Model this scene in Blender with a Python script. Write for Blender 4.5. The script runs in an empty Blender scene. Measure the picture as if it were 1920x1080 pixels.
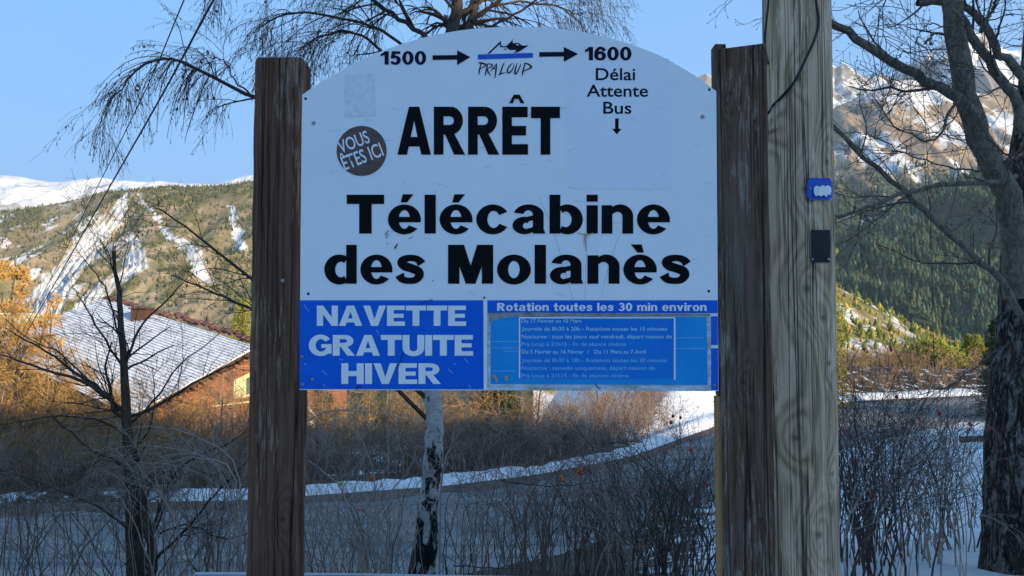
import bpy, math, random
import numpy as np
from mathutils import Vector
random.seed(7); RNG = np.random.default_rng(7)
S = bpy.context.scene; COL = S.collection; R = math.radians
# ---------------------------------------------------------------- camera
F = 1330.0; CX, CY = 960.0, 540.0; EYE = 1.6; PITCH = math.atan(1330*3.5e-5)
cd = bpy.data.cameras.new('camera'); cam = bpy.data.objects.new('camera', cd); COL.objects.link(cam)
cam.location = (0, 0, EYE); cam.rotation_euler = (R(90)+PITCH, 0, 0)
cd.sensor_width = 36; cd.lens = F/1920*36; cd.clip_start = .05; cd.clip_end = 40000
S.camera = cam
# ---------------------------------------------------------------- light
SUN_AZ = math.atan2(.76, -.65)          # clockwise from +y: behind the viewer, to the right
SUN_EL = R(13)
w = bpy.data.worlds.new('World'); S.world = w; w.use_nodes = True
nt = w.node_tree; bg = nt.nodes['Background']
sk = nt.nodes.new('ShaderNodeTexSky'); sk.sky_type = 'NISHITA'; sk.sun_disc = False
sk.sun_elevation = SUN_EL; sk.sun_rotation = SUN_AZ; sk.altitude = 1500; sk.air_density = 1.0; sk.dust_density = .8; sk.ozone_density = 1.5
gm = nt.nodes.new('ShaderNodeGamma'); gm.inputs[1].default_value = .17; nt.links.new(sk.outputs[0], gm.inputs[0])
mx = nt.nodes.new('ShaderNodeMix'); mx.data_type = 'RGBA'; mx.blend_type = 'MULTIPLY'; mx.inputs[0].default_value = 1; mx.inputs[7].default_value = (.53, 1.17, 2.08, 1)
nt.links.new(gm.outputs[0], mx.inputs[6]); nt.links.new(mx.outputs[2], bg.inputs[0]); bg.inputs[1].default_value = .15
sd = bpy.data.lights.new('sun', 'SUN'); sd.energy = 3.9; sd.angle = R(.5); sd.color = (1, .82, .57)
sun = bpy.data.objects.new('sun', sd); COL.objects.link(sun)
sv = Vector((math.sin(SUN_AZ)*math.cos(SUN_EL), math.cos(SUN_AZ)*math.cos(SUN_EL), math.sin(SUN_EL)))
sun.rotation_euler = sv.to_track_quat('Z', 'Y').to_euler()
S.view_settings.view_transform = 'Standard'; S.view_settings.look = 'None'; S.view_settings.gamma = 1
S.view_settings.use_curve_mapping = False; S.view_settings.exposure = 1.48
S.cycles.max_bounces = 6; S.cycles.diffuse_bounces = 3; S.cycles.glossy_bounces = 2; S.cycles.transparent_max_bounces = 4

# ---------------------------------------------------------------- helpers
def at(px, py, Y):
    u = (px-CX)/F; v = (CY-py)/F; c, s = math.cos(PITCH), math.sin(PITCH)
    t = Y/(c-v*s)
    return (u*t, Y, EYE+t*(s+v*c))
def row(z, Y):
    a = math.atan2(z-EYE, Y)-PITCH; return CY-F*math.tan(a)
def tag(o, label=None, cat=None, group=None, kind=None):
    if label: o['label'] = label
    if cat: o['category'] = cat
    if group: o['group'] = group
    if kind: o['kind'] = kind
    return o
def empty(name, loc, label, cat, group=None):
    o = bpy.data.objects.new(name, None); COL.objects.link(o); o.location = loc; o.empty_display_size = .1
    return tag(o, label, cat, group)
def link(name, me, mat, parent=None, kind=None, label=None):
    """mesh given in world space; placed under parent without moving"""
    o = bpy.data.objects.new(name, me); COL.objects.link(o)
    if mat is not None and not me.materials:
        for m_ in (mat if isinstance(mat, (list, tuple)) else [mat]): me.materials.append(m_)
    if parent is not None:
        o.parent = parent
        L = [0.0, 0.0, 0.0]; p = parent
        while p is not None:
            L = [L[i]+p.location[i] for i in range(3)]; p = p.parent
        o.location = (-L[0], -L[1], -L[2]) if True else L
    if kind: o['kind'] = kind
    if label: o['label'] = label
    return o
def mk(name, V, Fc, mat, parent=None, smooth=False, kind=None, label=None, cols=None):
    me = bpy.data.meshes.new(name)
    if isinstance(Fc, np.ndarray):
        V = np.asarray(V, dtype=np.float32); k = Fc.shape[1]; n = len(Fc)
        me.vertices.add(len(V)); me.vertices.foreach_set('co', V.ravel())
        me.loops.add(n*k); me.loops.foreach_set('vertex_index', Fc.ravel().astype(np.int32))
        me.polygons.add(n); me.polygons.foreach_set('loop_start', np.arange(0, n*k, k, dtype=np.int32))
        me.update(calc_edges=True)
    else:
        me.from_pydata([tuple(v) for v in V], [], [tuple(f) for f in Fc]); me.update()
    if smooth: me.polygons.foreach_set('use_smooth', [True]*len(me.polygons))
    if cols is not None:
        a = me.color_attributes.new('Col', 'FLOAT_COLOR', 'POINT')
        c4 = np.ones((len(me.vertices), 4), dtype=np.float32); c4[:, :3] = cols; a.data.foreach_set('color', c4.ravel())
    return link(name, me, mat, parent, kind, label)
def box(x0, x1, y0, y1, z0, z1):
    V = [(x0,y0,z0),(x1,y0,z0),(x1,y1,z0),(x0,y1,z0),(x0,y0,z1),(x1,y0,z1),(x1,y1,z1),(x0,y1,z1)]
    return V, [(0,3,2,1),(4,5,6,7),(0,1,5,4),(1,2,6,5),(2,3,7,6),(3,0,4,7)]
class MB:
    def __init__(s): s.V = []; s.F = []
    def add(s, V, Fc):
        n = len(s.V); s.V += [tuple(v) for v in V]; s.F += [tuple(i+n for i in f) for f in Fc]; return s
    def box(s, *a): return s.add(*box(*a))
    def hexa(s, P): return s.add(P, [(0,3,2,1),(4,5,6,7),(0,1,5,4),(1,2,6,5),(2,3,7,6),(3,0,4,7)])
    def beam(s, a, b, w_, h_, up=(0,0,1)):
        a = Vector(a); b = Vector(b); d = (b-a).normalized(); sx = d.cross(Vector(up)).normalized()*w_/2; sz = sx.cross(d).normalized()*h_/2
        return s.hexa([a-sx-sz, b-sx-sz, b+sx-sz, a+sx-sz, a-sx+sz, b-sx+sz, b+sx+sz, a+sx+sz])
    def build(s, name, mat, parent=None, **k): return mk(name, s.V, s.F, mat, parent, **k)
def bevel(o, wd, seg=2):
    m = o.modifiers.new('bevel', 'BEVEL'); m.width = wd; m.segments = seg; m.limit_method = 'ANGLE'; return o

def smoothstep(a, b, x): t = np.clip((x-a)/(b-a), 0, 1); return t*t*(3-2*t)
_lat = RNG.random((256, 256))
def vnoise(x, y):
    xi = np.floor(x).astype(int); yi = np.floor(y).astype(int); fx = x-xi; fy = y-yi
    fx = fx*fx*(3-2*fx); fy = fy*fy*(3-2*fy)
    g = lambda a, b: _lat[a & 255, b & 255]
    return (g(xi,yi)*(1-fx)+g(xi+1,yi)*fx)*(1-fy)+(g(xi,yi+1)*(1-fx)+g(xi+1,yi+1)*fx)*fy
def fbm(x, y, o=5, g=.5):
    s = 0; a = 1; t = 0
    x = np.asarray(x, float); y = np.asarray(y, float)
    for i in range(o):
        s = s+a*vnoise(x*2**i+17.3*i, y*2**i+5.1*i); t += a; a *= g
    return s/t

# polylines -> tubes -------------------------------------------------------
def tube_arrays(P, Rd, sides):
    """P (N,K,3), Rd (N,K)"""
    N, K, _ = P.shape
    T = np.empty_like(P); T[:,1:-1] = P[:,2:]-P[:,:-2]; T[:,0] = P[:,1]-P[:,0]; T[:,-1] = P[:,-1]-P[:,-2]
    T /= np.linalg.norm(T, axis=2, keepdims=True)+1e-9
    md = P[:,-1]-P[:,0]; ax = np.argmin(np.abs(md), axis=1); ref = np.eye(3)[ax][:,None,:]
    U = np.cross(T, ref); U /= np.linalg.norm(U, axis=2, keepdims=True)+1e-9; W = np.cross(T, U)
    ang = np.arange(sides)*2*math.pi/sides
    V = P[:,:,None,:]+Rd[:,:,None,None]*(np.cos(ang)[None,None,:,None]*U[:,:,None,:]+np.sin(ang)[None,None,:,None]*W[:,:,None,:])
    idx = np.arange(N*K*sides).reshape(N, K, sides)
    a = idx[:,:-1,:]; b = idx[:,1:,:]; a2 = np.roll(a, -1, 2); b2 = np.roll(b, -1, 2)
    return V.reshape(-1,3), np.stack([a, a2, b2, b], -1).reshape(-1,4)
class Tubes:
    def __init__(s): s.V = []; s.F = []; s.n = 0
    def add(s, P, Rd, sides=3):
        P = np.asarray(P, float); Rd = np.asarray(Rd, float)
        if P.ndim == 2: P = P[None]; Rd = Rd[None]
        V, Fc = tube_arrays(P, Rd, sides); s.V.append(V); s.F.append(Fc+s.n); s.n += len(V); return s
    def build(s, name, mat, parent=None, **k):
        return mk(name, np.concatenate(s.V), np.concatenate(s.F), mat, parent, smooth=True, **k)
def nrm(a): return a/(np.linalg.norm(a, axis=-1, keepdims=True)+1e-9)
def spawn(P, Rd, n, t0, t1, ang, ln, K=5, droop=0., wig=.15, rr=.6, tip=.35, lnj=.4, rmin=.0008, taper_len=.5, bias=None):
    """n children on each of N parents; returns (N*n,K,3),(N*n,K)"""
    N, K0, _ = P.shape
    t = RNG.uniform(t0, t1, (N, n)); f = t*(K0-1); i = np.minimum(f.astype(int), K0-2); fr = (f-i)[...,None]
    I = np.arange(N)[:,None]
    base = P[I,i]*(1-fr)+P[I,i+1]*fr; tan = nrm(P[I,i+1]-P[I,i])
    rb = (Rd[I,i]*(1-fr[...,0])+Rd[I,i+1]*fr[...,0])*rr
    rnd = nrm(RNG.normal(size=(N,n,3))); perp = nrm(np.cross(tan, rnd))
    an = ang*RNG.uniform(.7, 1.3, (N,n,1))
    d = nrm(tan*np.cos(an)+perp*np.sin(an))
    if bias is not None: d = nrm(d+np.asarray(bias, float))
    L = ln*RNG.uniform(1-lnj, 1+lnj, (N,n))*(1-taper_len*t)
    st = (L/(K-1))[...,None]
    out = np.empty((N,n,K,3)); out[:,:,0] = base
    for k in range(1, K):
        d = nrm(d+wig*RNG.normal(size=(N,n,3))+np.array([0,0,-droop]))
        out[:,:,k] = out[:,:,k-1]+d*st
    rad = np.maximum(rb[...,None]*np.linspace(1, tip, K), rmin)
    return out.reshape(-1,K,3), rad.reshape(-1,K)
def catmull(pts, n):
    pts = np.asarray(pts, float); p = np.vstack([2*pts[0]-pts[1], pts, 2*pts[-1]-pts[-2]]); m = len(pts)-1
    t = np.linspace(0, m, n); i = np.minimum(t.astype(int), m-1); f = (t-i)[:,None]
    a, b, c, d = p[i], p[i+1], p[i+2], p[i+3]
    return .5*((2*b)+(-a+c)*f+(2*a-5*b+4*c-d)*f**2+(-a+3*b-3*c+d)*f**3)
def limb(pix, Y0, Y1, r0, r1, n=14, wob=0.):
    m = len(pix); P = [at(x, y, Y0+(Y1-Y0)*k/(m-1)) for k, (x, y) in enumerate(pix)]
    P = catmull(P, n)
    if wob: P[1:-1] += RNG.normal(size=(n-2,3))*wob
    return P, np.linspace(r0, r1, n)
def spindles(C, D, ln, rad):
    """small 6-vertex spindles (catkins, buds, leaves)"""
    N = len(C); D = nrm(D); A = nrm(np.cross(D, RNG.normal(size=(N,3)))); B = np.cross(D, A)
    ln = np.broadcast_to(ln, (N,))[:,None]; rad = np.broadcast_to(rad, (N,))[:,None]
    c = C+D*ln*.45
    V = np.stack([C, c+A*rad, c+B*rad, c-A*rad, c-B*rad, C+D*ln], 1)
    f = np.array([(0,2,1),(0,3,2),(0,4,3),(0,1,4),(5,1,2),(5,2,3),(5,3,4),(5,4,1)])
    return V.reshape(-1,3), (np.arange(N)[:,None,None]*6+f[None]).reshape(-1,3)
def along(P, n):
    N, K, _ = P.shape; f = RNG.uniform(.1, 1, (N, n))*(K-1); i = np.minimum(f.astype(int), K-2); fr = (f-i)[...,None]; I = np.arange(N)[:,None]
    return (P[I,i]*(1-fr)+P[I,i+1]*fr).reshape(-1,3), nrm(P[I,i+1]-P[I,i]).reshape(-1,3)

# ---------------------------------------------------------------- materials
class NT:
    def __init__(s, name):
        s.m = bpy.data.materials.new(name); s.m.use_nodes = True; s.t = s.m.node_tree
        s.b = s.t.nodes['Principled BSDF']; s.out = s.t.nodes['Material Output']
        s._co = None
    def n(s, kind, **k):
        x = s.t.nodes.new('ShaderNode'+kind)
        for a, v in k.items(): setattr(x, a, v)
        return x
    def put(s, sock, v):
        if isinstance(v, bpy.types.NodeSocket): s.t.links.new(v, sock)
        elif v is not None: sock.default_value = v
    def co(s):
        if s._co is None: s._co = s.n('TexCoord').outputs['Object']
        return s._co
    def math(s, op, a, b=None, c=None):
        x = s.n('Math', operation=op); s.put(x.inputs[0], a); s.put(x.inputs[1], b)
        if c is not None: s.put(x.inputs[2], c)
        return x.outputs[0]
    def map(s, sc=(1,1,1), vec=None, loc=(0,0,0)):
        x = s.n('Mapping'); s.put(x.inputs['Vector'], vec or s.co()); x.inputs['Scale'].default_value = sc; x.inputs['Location'].default_value = loc
        return x.outputs[0]
    def noise(s, scale, vec=None, detail=4, rough=.55, dist=0):
        x = s.n('TexNoise'); s.put(x.inputs['Vector'], vec or s.co()); x.inputs['Scale'].default_value = scale
        x.inputs['Detail'].default_value = detail; x.inputs['Roughness'].default_value = rough; x.inputs['Distortion'].default_value = dist
        return x.outputs[0]
    def ramp(s, fac, stops):
        x = s.n('ValToRGB'); e = x.color_ramp.elements
        while len(e) < len(stops): e.new(.5)
        for q, (p, c) in zip(e, stops):
            q.position = p; c = (c, c, c) if isinstance(c, (int, float)) else c; q.color = (*c, 1)
        s.put(x.inputs[0], fac); return x.outputs[0]
    def mix(s, fac, a, b, mode='MIX'):
        x = s.n('Mix', data_type='RGBA', blend_type=mode); s.put(x.inputs[0], fac)
        s.put(x.inputs[6], a if not isinstance(a, tuple) else (*a[:3],1)); s.put(x.inputs[7], b if not isinstance(b, tuple) else (*b[:3],1)); return x.outputs[2]
    def bump(s, h, strength=.5, dist=.01):
        x = s.n('Bump'); x.inputs['Strength'].default_value = strength; x.inputs['Distance'].default_value = dist
        s.put(x.inputs['Height'], h); s.put(s.b.inputs['Normal'], x.outputs[0])
    def done(s, col=None, rough=.8, metal=0., spec=.5):
        if col is not None: s.put(s.b.inputs['Base Color'], col if not isinstance(col, tuple) else (*col[:3],1))
        s.put(s.b.inputs['Roughness'], rough); s.b.inputs['Metallic'].default_value = metal; s.b.inputs['Specular IOR Level'].default_value = spec
        return s.m
def flat(name, col, rough=.7, metal=0., var=.0, vs=3., spec=.4):
    k = NT(name)
    c = col
    if var:
        n = k.noise(vs); c = k.mix(k.ramp(n, [(.3, 0.), (.7, 1.)]), tuple(v*(1-var) for v in col), tuple(min(1, v*(1+var)) for v in col))
    return k.done(c, rough, metal, spec)

def wood(name, dark, light, pale, knots, ax_scale=1., ra=.2, kk=2.2, wp=.16, yk=.9, yf=-.045, cracks=.5, seed=0., pale_amt=.4, freq=260., hz=(.0,.0)):
    """long-grain timber; knots = [(x, z, radius)] in object space, iso-lines of the grain bend round each of them"""
    k = NT(name); sep = k.n('SeparateXYZ'); k.put(sep.inputs[0], k.co()); X, Yc, Z = sep.outputs
    u = k.math('ADD', X, k.math('MULTIPLY', Yc, yk))
    warp = k.noise(1., k.map((5., 5., 1.1), loc=(seed,0,0)), 3, .5)
    base = k.math('ADD', u, k.math('MULTIPLY', k.math('SUBTRACT', warp, .5), wp))
    w2 = k.noise(1., k.map((38., 38., 11.), loc=(0,seed,4)), 3, .6)
    tot = k.math('ADD', base, k.math('MULTIPLY', k.math('SUBTRACT', w2, .5), .016)); kd = None
    for (kx, kz, kr) in knots:
        dx = k.math('MULTIPLY', k.math('SUBTRACT', u, kx+yk*yf), 1/kr); dz = k.math('MULTIPLY', k.math('SUBTRACT', Z, kz), 1/(kr*2.2))
        d2 = k.math('ADD', k.math('MULTIPLY', dx, dx), k.math('MULTIPLY', dz, dz))
        g = k.math('EXPONENT', k.math('MULTIPLY', d2, -1.))
        tot = k.math('ADD', tot, k.math('MULTIPLY', g, kr*kk))
        dz2 = k.math('MULTIPLY', k.math('SUBTRACT', Z, kz), 1/kr)
        c = k.math('EXPONENT', k.math('MULTIPLY', k.math('ADD', k.math('MULTIPLY', dx, dx), k.math('MULTIPLY', dz2, dz2)), -16.))
        kd = c if kd is None else k.math('MAXIMUM', kd, c)
    ring = k.math('SINE', k.math('MULTIPLY', tot, freq))
    fine = k.noise(1., k.map((420., 420., 6.), loc=(seed*3,0,0)), 3, .6)
    mid = k.noise(1., k.map((60., 60., 1.6), loc=(seed,2,0)), 4, .6)
    val = k.math('ADD', k.math('MULTIPLY', ring, ra), k.math('ADD', k.math('MULTIPLY', fine, .45), k.math('MULTIPLY', mid, .55)))
    col = k.ramp(val, [(.25, dark), (.5, light), (.75, tuple(min(1, v*1.35) for v in light))])
    broad = k.noise(1., k.map((9., 9., 2.2), loc=(seed,7,1)), 5, .65)
    col = k.mix(k.ramp(broad, [(.45, 0.), (.7, pale_amt)]), col, pale)
    if ra > .095: col = k.mix(k.ramp(k.math('SINE', k.math('MULTIPLY', tot, freq*.42)), [(.55, 0.), (1., .38)]), col, tuple(min(1, v*1.25) for v in pale))
    worn = k.math('MULTIPLY', k.noise(1., k.map((150., 150., 14.), loc=(0,seed,0)), 4, .7), k.noise(1., k.map((14., 14., 3.), loc=(1,seed,0)), 3, .6))
    col = k.mix(k.ramp(worn, [(.29, 0.), (.38, .65)]), col, tuple(min(1, v*1.5) for v in pale))
    def checks(fx, fz, off, wdt):
        q = k.noise(1., k.map((fx, fx*.8, fz), loc=(seed+off,1,3)), 1, .3, .05); return k.ramp(k.math('ABSOLUTE', k.math('SUBTRACT', q, .5)), [(.0, 1.), (wdt, 0.)])
    crm = k.math('MAXIMUM', checks(46., .30, 0, .020*cracks+.006), k.math('MULTIPLY', checks(120., 1.2, 7, .03*cracks+.008), k.ramp(k.noise(1., k.map((20., 20., 2.), loc=(4,seed,0)), 2), [(.44, 0.), (.56, .8)])))
    col = k.mix(k.math('MULTIPLY', crm, .92), col, tuple(v*.10 for v in dark))
    if kd is not None: col = k.mix(k.math('MULTIPLY', kd, .75), col, tuple(v*.5 for v in dark))
    h = k.math('SUBTRACT', k.math('ADD', val, k.math('MULTIPLY', ring, .12)), k.math('MULTIPLY', crm, 1.6))
    k.bump(h, .9, .004)
    return k.done(col, .82, 0, .25)

M = {}
M['board'] = (lambda k: (k.bump(k.noise(3., None, 2), .03, .01), k.done(k.mix(k.ramp(k.noise(1., k.map((5,5,9)), 6, .65), [(.4, 0.), (.8, .35)]), (.90,.90,.90), (.78,.78,.75)), .32, 0, .5))[1])(NT('white painted aluminium'))
def sheet_blue(name, a, b, rough=.3):
    k = NT(name); n = k.noise(1., k.map((6,6,9)), 6, .7)
    f = k.ramp(n, [(.35, 0.), (.75, 1.)]); k.bump(k.noise(40.), .02, .004); return k.done(k.mix(f, a, b), rough, 0, .2)
M['blue'] = sheet_blue('royal blue vinyl', (.001,.115,.64), (.003,.145,.68), .5)
M['notice'] = sheet_blue('faded blue paper', (.008,.27,.72), (.02,.37,.74), .22)
M['notice_mid'] = sheet_blue('blue printed paper', (.004,.18,.66), (.010,.25,.70), .22)
M['black'] = flat('black vinyl', (.003,.003,.004), .6, spec=.12)
M['navy'] = flat('dark navy print', (.005,.008,.022), .6, spec=.12)
M['white'] = flat('white vinyl letters', (.88,.88,.87), .4, var=.05, vs=20)
M['logo_blue'] = flat('logo blue', (.006,.10,.55), .4)
M['pale_text'] = flat('pale blue print', (.40,.68,.90), .45)
M['faint_text'] = flat('faint blue print', (.22,.54,.86), .45)
M['tape'] = (lambda k: k.done(k.mix(k.ramp(k.noise(1., k.map((14,14,40)), 6, .75), [(.42, 0.), (.62, 1.)]), (.62,.72,.80), (.30,.30,.25)), .4))(NT('clear tape and grey grime'))
M['ghost'] = (lambda k: k.done(k.mix(k.ramp(k.noise(60., None, 6, .8), [(.46, 0.), (.66, .8)]), (.84,.85,.85), (.66,.68,.65)), .6))(NT('glue residue'))
M['poster'] = flat('thin white sticker', (.86,.87,.90), .38)
M['brown_disc'] = (lambda k: k.done(k.mix(k.ramp(k.noise(1., k.map((30,30,90)), 6, .7), [(.35, 0.), (.7, 1.)]), (.085,.042,.035), (.17,.095,.080)), .4))(NT('brown sticker'))
M['scratch'] = flat('dull scratch', (.52,.56,.60), .6)
M['rust'] = flat('rust stain', (.48,.36,.22), .8)
M['steel'] = flat('weathered steel', (.34,.36,.36), .4, .7)
M['hole'] = flat('dark hole', (.01,.01,.01), .9)
M['rubber'] = flat('black cable rubber', (.008,.008,.009), .45)
M['tagblue'] = flat('enamel blue', (.01,.10,.50), .35, var=.15, vs=60)
M['tagblack'] = flat('black plastic plate', (.006,.006,.008), .3)
M['rail'] = flat('pale galvanised metal', (.40,.42,.44), .35, .6, var=.1, vs=20)
M['raw_wood'] = (lambda k: k.done(k.ramp(k.noise(1., k.map((120,120,3)), 4), [(.3,(.30,.14,.05)),(.7,(.44,.22,.09))]), .8))(NT('fresh orange timber'))
M['post_l'] = wood('dark brown stained post timber', (.034,.015,.009), (.130,.062,.035), (.25,.17,.12), [(.03,1.05,.03),(-.02,.6,.025)], seed=2., pale_amt=.18, ra=.07, cracks=.6)
M['post_r'] = wood('dark brown weathered post timber', (.030,.014,.009), (.125,.064,.037), (.25,.20,.155), [(.032,2.17,.018),(-.045,2.22,.02),(-.01,1.43,.030),(.0,.7,.03)], seed=5., pale_amt=.42, ra=.09, cracks=.7)
M['pole'] = wood('grey green weathered pole timber', (.20,.125,.070), (.58,.38,.225), (.70,.50,.35),
                 [(-.03,2.36,.03),(-.085,2.21,.03),(-.02,2.01,.04),(.03,1.61,.035),(.05,1.47,.03),(-.055,1.24,.04),(.055,1.13,.03),(-.02,1.7,.05),(.0,.95,.05),(.06,2.1,.05)], seed=9., pale_amt=.45, freq=170., cracks=.9, ra=.10, kk=2.7, wp=.11, yk=.15, yf=-.105)

def bark(name, a, b, sc=18., vert=.35, lich=None):
    k = NT(name); v = k.map((1,1,vert)); n = k.noise(sc, v, 6, .7, .3)
    c = k.ramp(n, [(.32, a), (.66, b)])
    if lich: c = k.mix(k.ramp(k.noise(sc*2.3, None, 4, .7), [(.56, 0.), (.66, .8)]), c, lich)
    k.bump(n, .8, .012); return k.done(c, .9, 0, .2)
def trunk_mat():
    k = NT('dark flaky furrowed bark'); v = k.map((1,1,.22)); n1 = k.noise(15., v, 5, .6, .8); n2 = k.noise(42., k.map((1,1,.45)), 6, .75, .3); n3 = k.noise(4., k.map((1,1,.7)), 4, .6)
    fu = k.ramp(k.math('ABSOLUTE', k.math('SUBTRACT', n1, .5)), [(.0, 0.), (.075, 1.)])
    h = k.math('MULTIPLY', k.math('ADD', k.math('MULTIPLY', fu, .7), .3), n2)
    c = k.ramp(h, [(.16,(.012,.009,.008)),(.36,(.075,.055,.045)),(.50,(.19,.15,.125)),(.66,(.40,.37,.34))])
    c = k.mix(k.ramp(n3, [(.45, 0.), (.65, .5)]), c, (.12,.070,.050)); k.bump(h, 1., .03); return k.done(c, .92, 0, .15)
M['bark_dark'] = bark('dark rough bark', (.030,.020,.014), (.13,.095,.070), 40, .4)
M['bark_grey'] = bark('grey brown bark', (.07,.050,.032), (.26,.20,.145), 26, .5, (.24,.24,.22))
M['bark_trunk'] = trunk_mat() if True else bark('dark flaky trunk bark', (.014,.011,.009), (.14,.105,.085), 30, .45, (.34,.32,.30))
M['twig_dark'] = flat('dark twig bark', (.075,.052,.040), .85)
M['twig_brown'] = flat('brown twig bark', (.20,.135,.100), .85)
M['twig_grey'] = flat('grey twig bark', (.36,.28,.23), .85)
M['twig_gold'] = flat('sunlit golden twig bark', (.42,.25,.085), .85, var=.3, vs=2.)  # gold of low sunlight is put into the twig colour
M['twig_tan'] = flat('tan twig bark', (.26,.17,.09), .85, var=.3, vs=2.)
M['larch'] = flat('orange larch needles', (.52,.31,.10), .8, var=.35, vs=3.)
M['catkin'] = flat('brown catkin', (.030,.020,.018), .85)
M['hip'] = flat('red rose hip', (.34,.012,.015), .35)
M['leaf_orange'] = flat('withered orange leaf', (.55,.13,.02), .7)
M['leaf_dry'] = flat('dry brown leaf', (.24,.15,.09), .8)
M['conifer'] = flat('dark conifer needles', (.030,.052,.020), .85, var=.4, vs=4.)
M['limb'] = bark('dark birch limb bark', (.035,.026,.022), (.13,.10,.080), 26, .5)
M['conifer_lit'] = flat('sunlit yellow green needles', (.26,.27,.04), .85, var=.4, vs=4.)  # sunlit copy of the conifer needles, the sun's yellow painted in
def birch_mat():
    k = NT('white birch bark with black fissures'); sep = k.n('SeparateXYZ'); k.put(sep.inputs[0], k.co())
    n1 = k.noise(1., k.map((9,9,4.5)), 5, .65, .6)
    low = k.math('MULTIPLY_ADD', k.math('ADD', sep.outputs[2], .4), .11, .475)        # fissured dark bark towards the foot
    dk = k.ramp(k.math('SUBTRACT', n1, low), [(.0, 0.), (.04, 1.)])
    ln = k.ramp(k.noise(1., k.map((7,7,90)), 3, .6), [(.60, 0.), (.66, .8)])
    c = k.mix(ln, k.ramp(k.noise(6.), [(.3,(.36,.33,.30)),(.7,(.58,.56,.54))]), (.10,.08,.07))
    c = k.mix(dk, c, (.012,.011,.012)); k.bump(k.math('SUBTRACT', k.noise(30., k.map((1,1,.5)), 5), dk), .8, .02)
    return k.done(c, .8, 0, .3)
M['birch'] = birch_mat()
def snow_mat(name, col=(.80,.82,.84)):
    k = NT(name); k.bump(k.noise(6., None, 7, .65), .5, .06); return k.done(col, .65, 0, .3)
M['snow'] = snow_mat('settled snow')
def ground_mat():
    k = NT('leaf litter with patchy snow'); a = k.n('Attribute', attribute_name='Col')
    sep = k.n('SeparateColor'); k.put(sep.inputs[0], a.outputs['Color'])
    n = k.noise(1.3, None, 7, .7); f = k.ramp(k.math('SUBTRACT', k.math('ADD', sep.outputs[0], n), .5), [(.44, 0.), (.53, 1.)])
    lit = k.ramp(k.noise(9., None, 8, .75), [(.3,(.020,.016,.013)),(.55,(.075,.055,.038)),(.75,(.15,.11,.075))])
    sn = k.ramp(k.noise(4., None, 6, .7), [(.3,(.70,.73,.76)),(.6,(.84,.85,.86))])
    k.bump(k.noise(5., None, 8, .7), 1., .14)
    return k.done(k.mix(f, lit, sn), .85, 0, .2)
M['ground'] = ground_mat()
def road_mat():
    k = NT('frosted pale asphalt'); n = k.noise(1., k.map((.25,1.2,1)), 5, .6); g = k.noise(60., None, 3, .7)
    c = k.mix(k.ramp(n, [(.35, 0.), (.65, 1.)]), (.15,.14,.13), (.27,.255,.24)); c = k.mix(.25, c, k.ramp(g, [(.3, .05), (.7, .35)])); c = k.mix(k.ramp(k.noise(1., k.map((.12,2.6,1), loc=(3,1,0)), 4, .6), [(.52, 0.), (.60, .55)]), c, (.09,.09,.095)); c = k.mix(k.ramp(k.noise(1., k.map((.5,.9,1), loc=(9,1,0)), 7, .75), [(.60, 0.), (.68, .7)]), c, (.42,.42,.43))
    k.bump(g, .3, .004); return k.done(c, .75, 0, .3)
M['road'] = road_mat()
M['shoulder'] = bark('brown gravel and dead leaves', (.045,.032,.026), (.20,.14,.11), 5, 1)
def attr_mat(name, bs=.02, bd=6., ns=.05, amt=.35):
    k = NT(name); a = k.n('Attribute', attribute_name='Col'); n = k.noise(ns, None, 8, .75)
    c = k.mix(amt, a.outputs['Color'], k.ramp(n, [(.3, .12), (.7, .95)]), 'MULTIPLY')
    k.bump(n, .6, bd); return k.done(c, .95, 0, .1)
M['hill'] = attr_mat('hillside scree brush and snow', ns=.05, bd=5., amt=.55)
M['peak'] = attr_mat('alpine rock and snow', ns=.009, bd=28., amt=.35)
M['valley'] = attr_mat('valley floor', ns=.02, bd=2., amt=.3)

# ---------------------------------------------------------------- terrain
FX = [-60,-17,-9,-2.5,.84,5.2,11.7,26,38,70,120]; FY = [22.6,23.6,24.1,26.2,28,31.7,41,54,58,62,64]
NX = [-60,-9,-1.8,1.4,7,16.8,27,45,70,120];      NY = [14,15.2,17,18.9,24.7,35,43,49,53,55]
yfar = lambda x: np.interp(x, FX, FY); ynear = lambda x: np.interp(x, NX, NY)
ROADZ = -4.5
def ground(x, y):
    x = np.asarray(x, float); y = np.asarray(y, float)
    yn = ynear(x); yf = yfar(x)
    z = ROADZ*smoothstep(0, 1, (y-2.8)/(yn-2.8)*.93+.035)
    z = np.where(y < 2.8, 0., z)
    z = np.where(y > yn, ROADZ, z)
    d = y-yf
    beyond = ROADZ+.30*smoothstep(0, .7, d)-.55*smoothstep(1.2, 3.5, d)-np.clip(d-3, 0, 60)*.17*(1-smoothstep(2, 12, x))+1.9*smoothstep(3, 12, x)*smoothstep(0, 9, d)-.03*np.clip(d-12, 0, None)
    z = np.where(d > 0, beyond, z)
    z = z-140*smoothstep(75, 700, np.hypot(x, y))
    behind = 14.9*smoothstep(0, 1, (-y-3.5+x*.08)/19)  # unseen bank behind the camera, added and sized to shade the foreground
    z = z+np.where(y < 0, behind+1.2*(fbm(x*.15, y*.15, 3)-.5)*smoothstep(3, 12, -y), 0)
    onroad = (y > yn-.4) & (y < yf+.3)
    return z+np.where(onroad, 0, (fbm(x*.7+9, y*.7, 4)-.5)*.28)*(np.abs(y) > 3.2)
def axis(lo, hi, n, d):
    s = np.linspace(-1, 1, n); a = np.sinh(s*d); a = a/np.abs(a).max(); return np.where(a < 0, -a*lo, a*hi)
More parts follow.
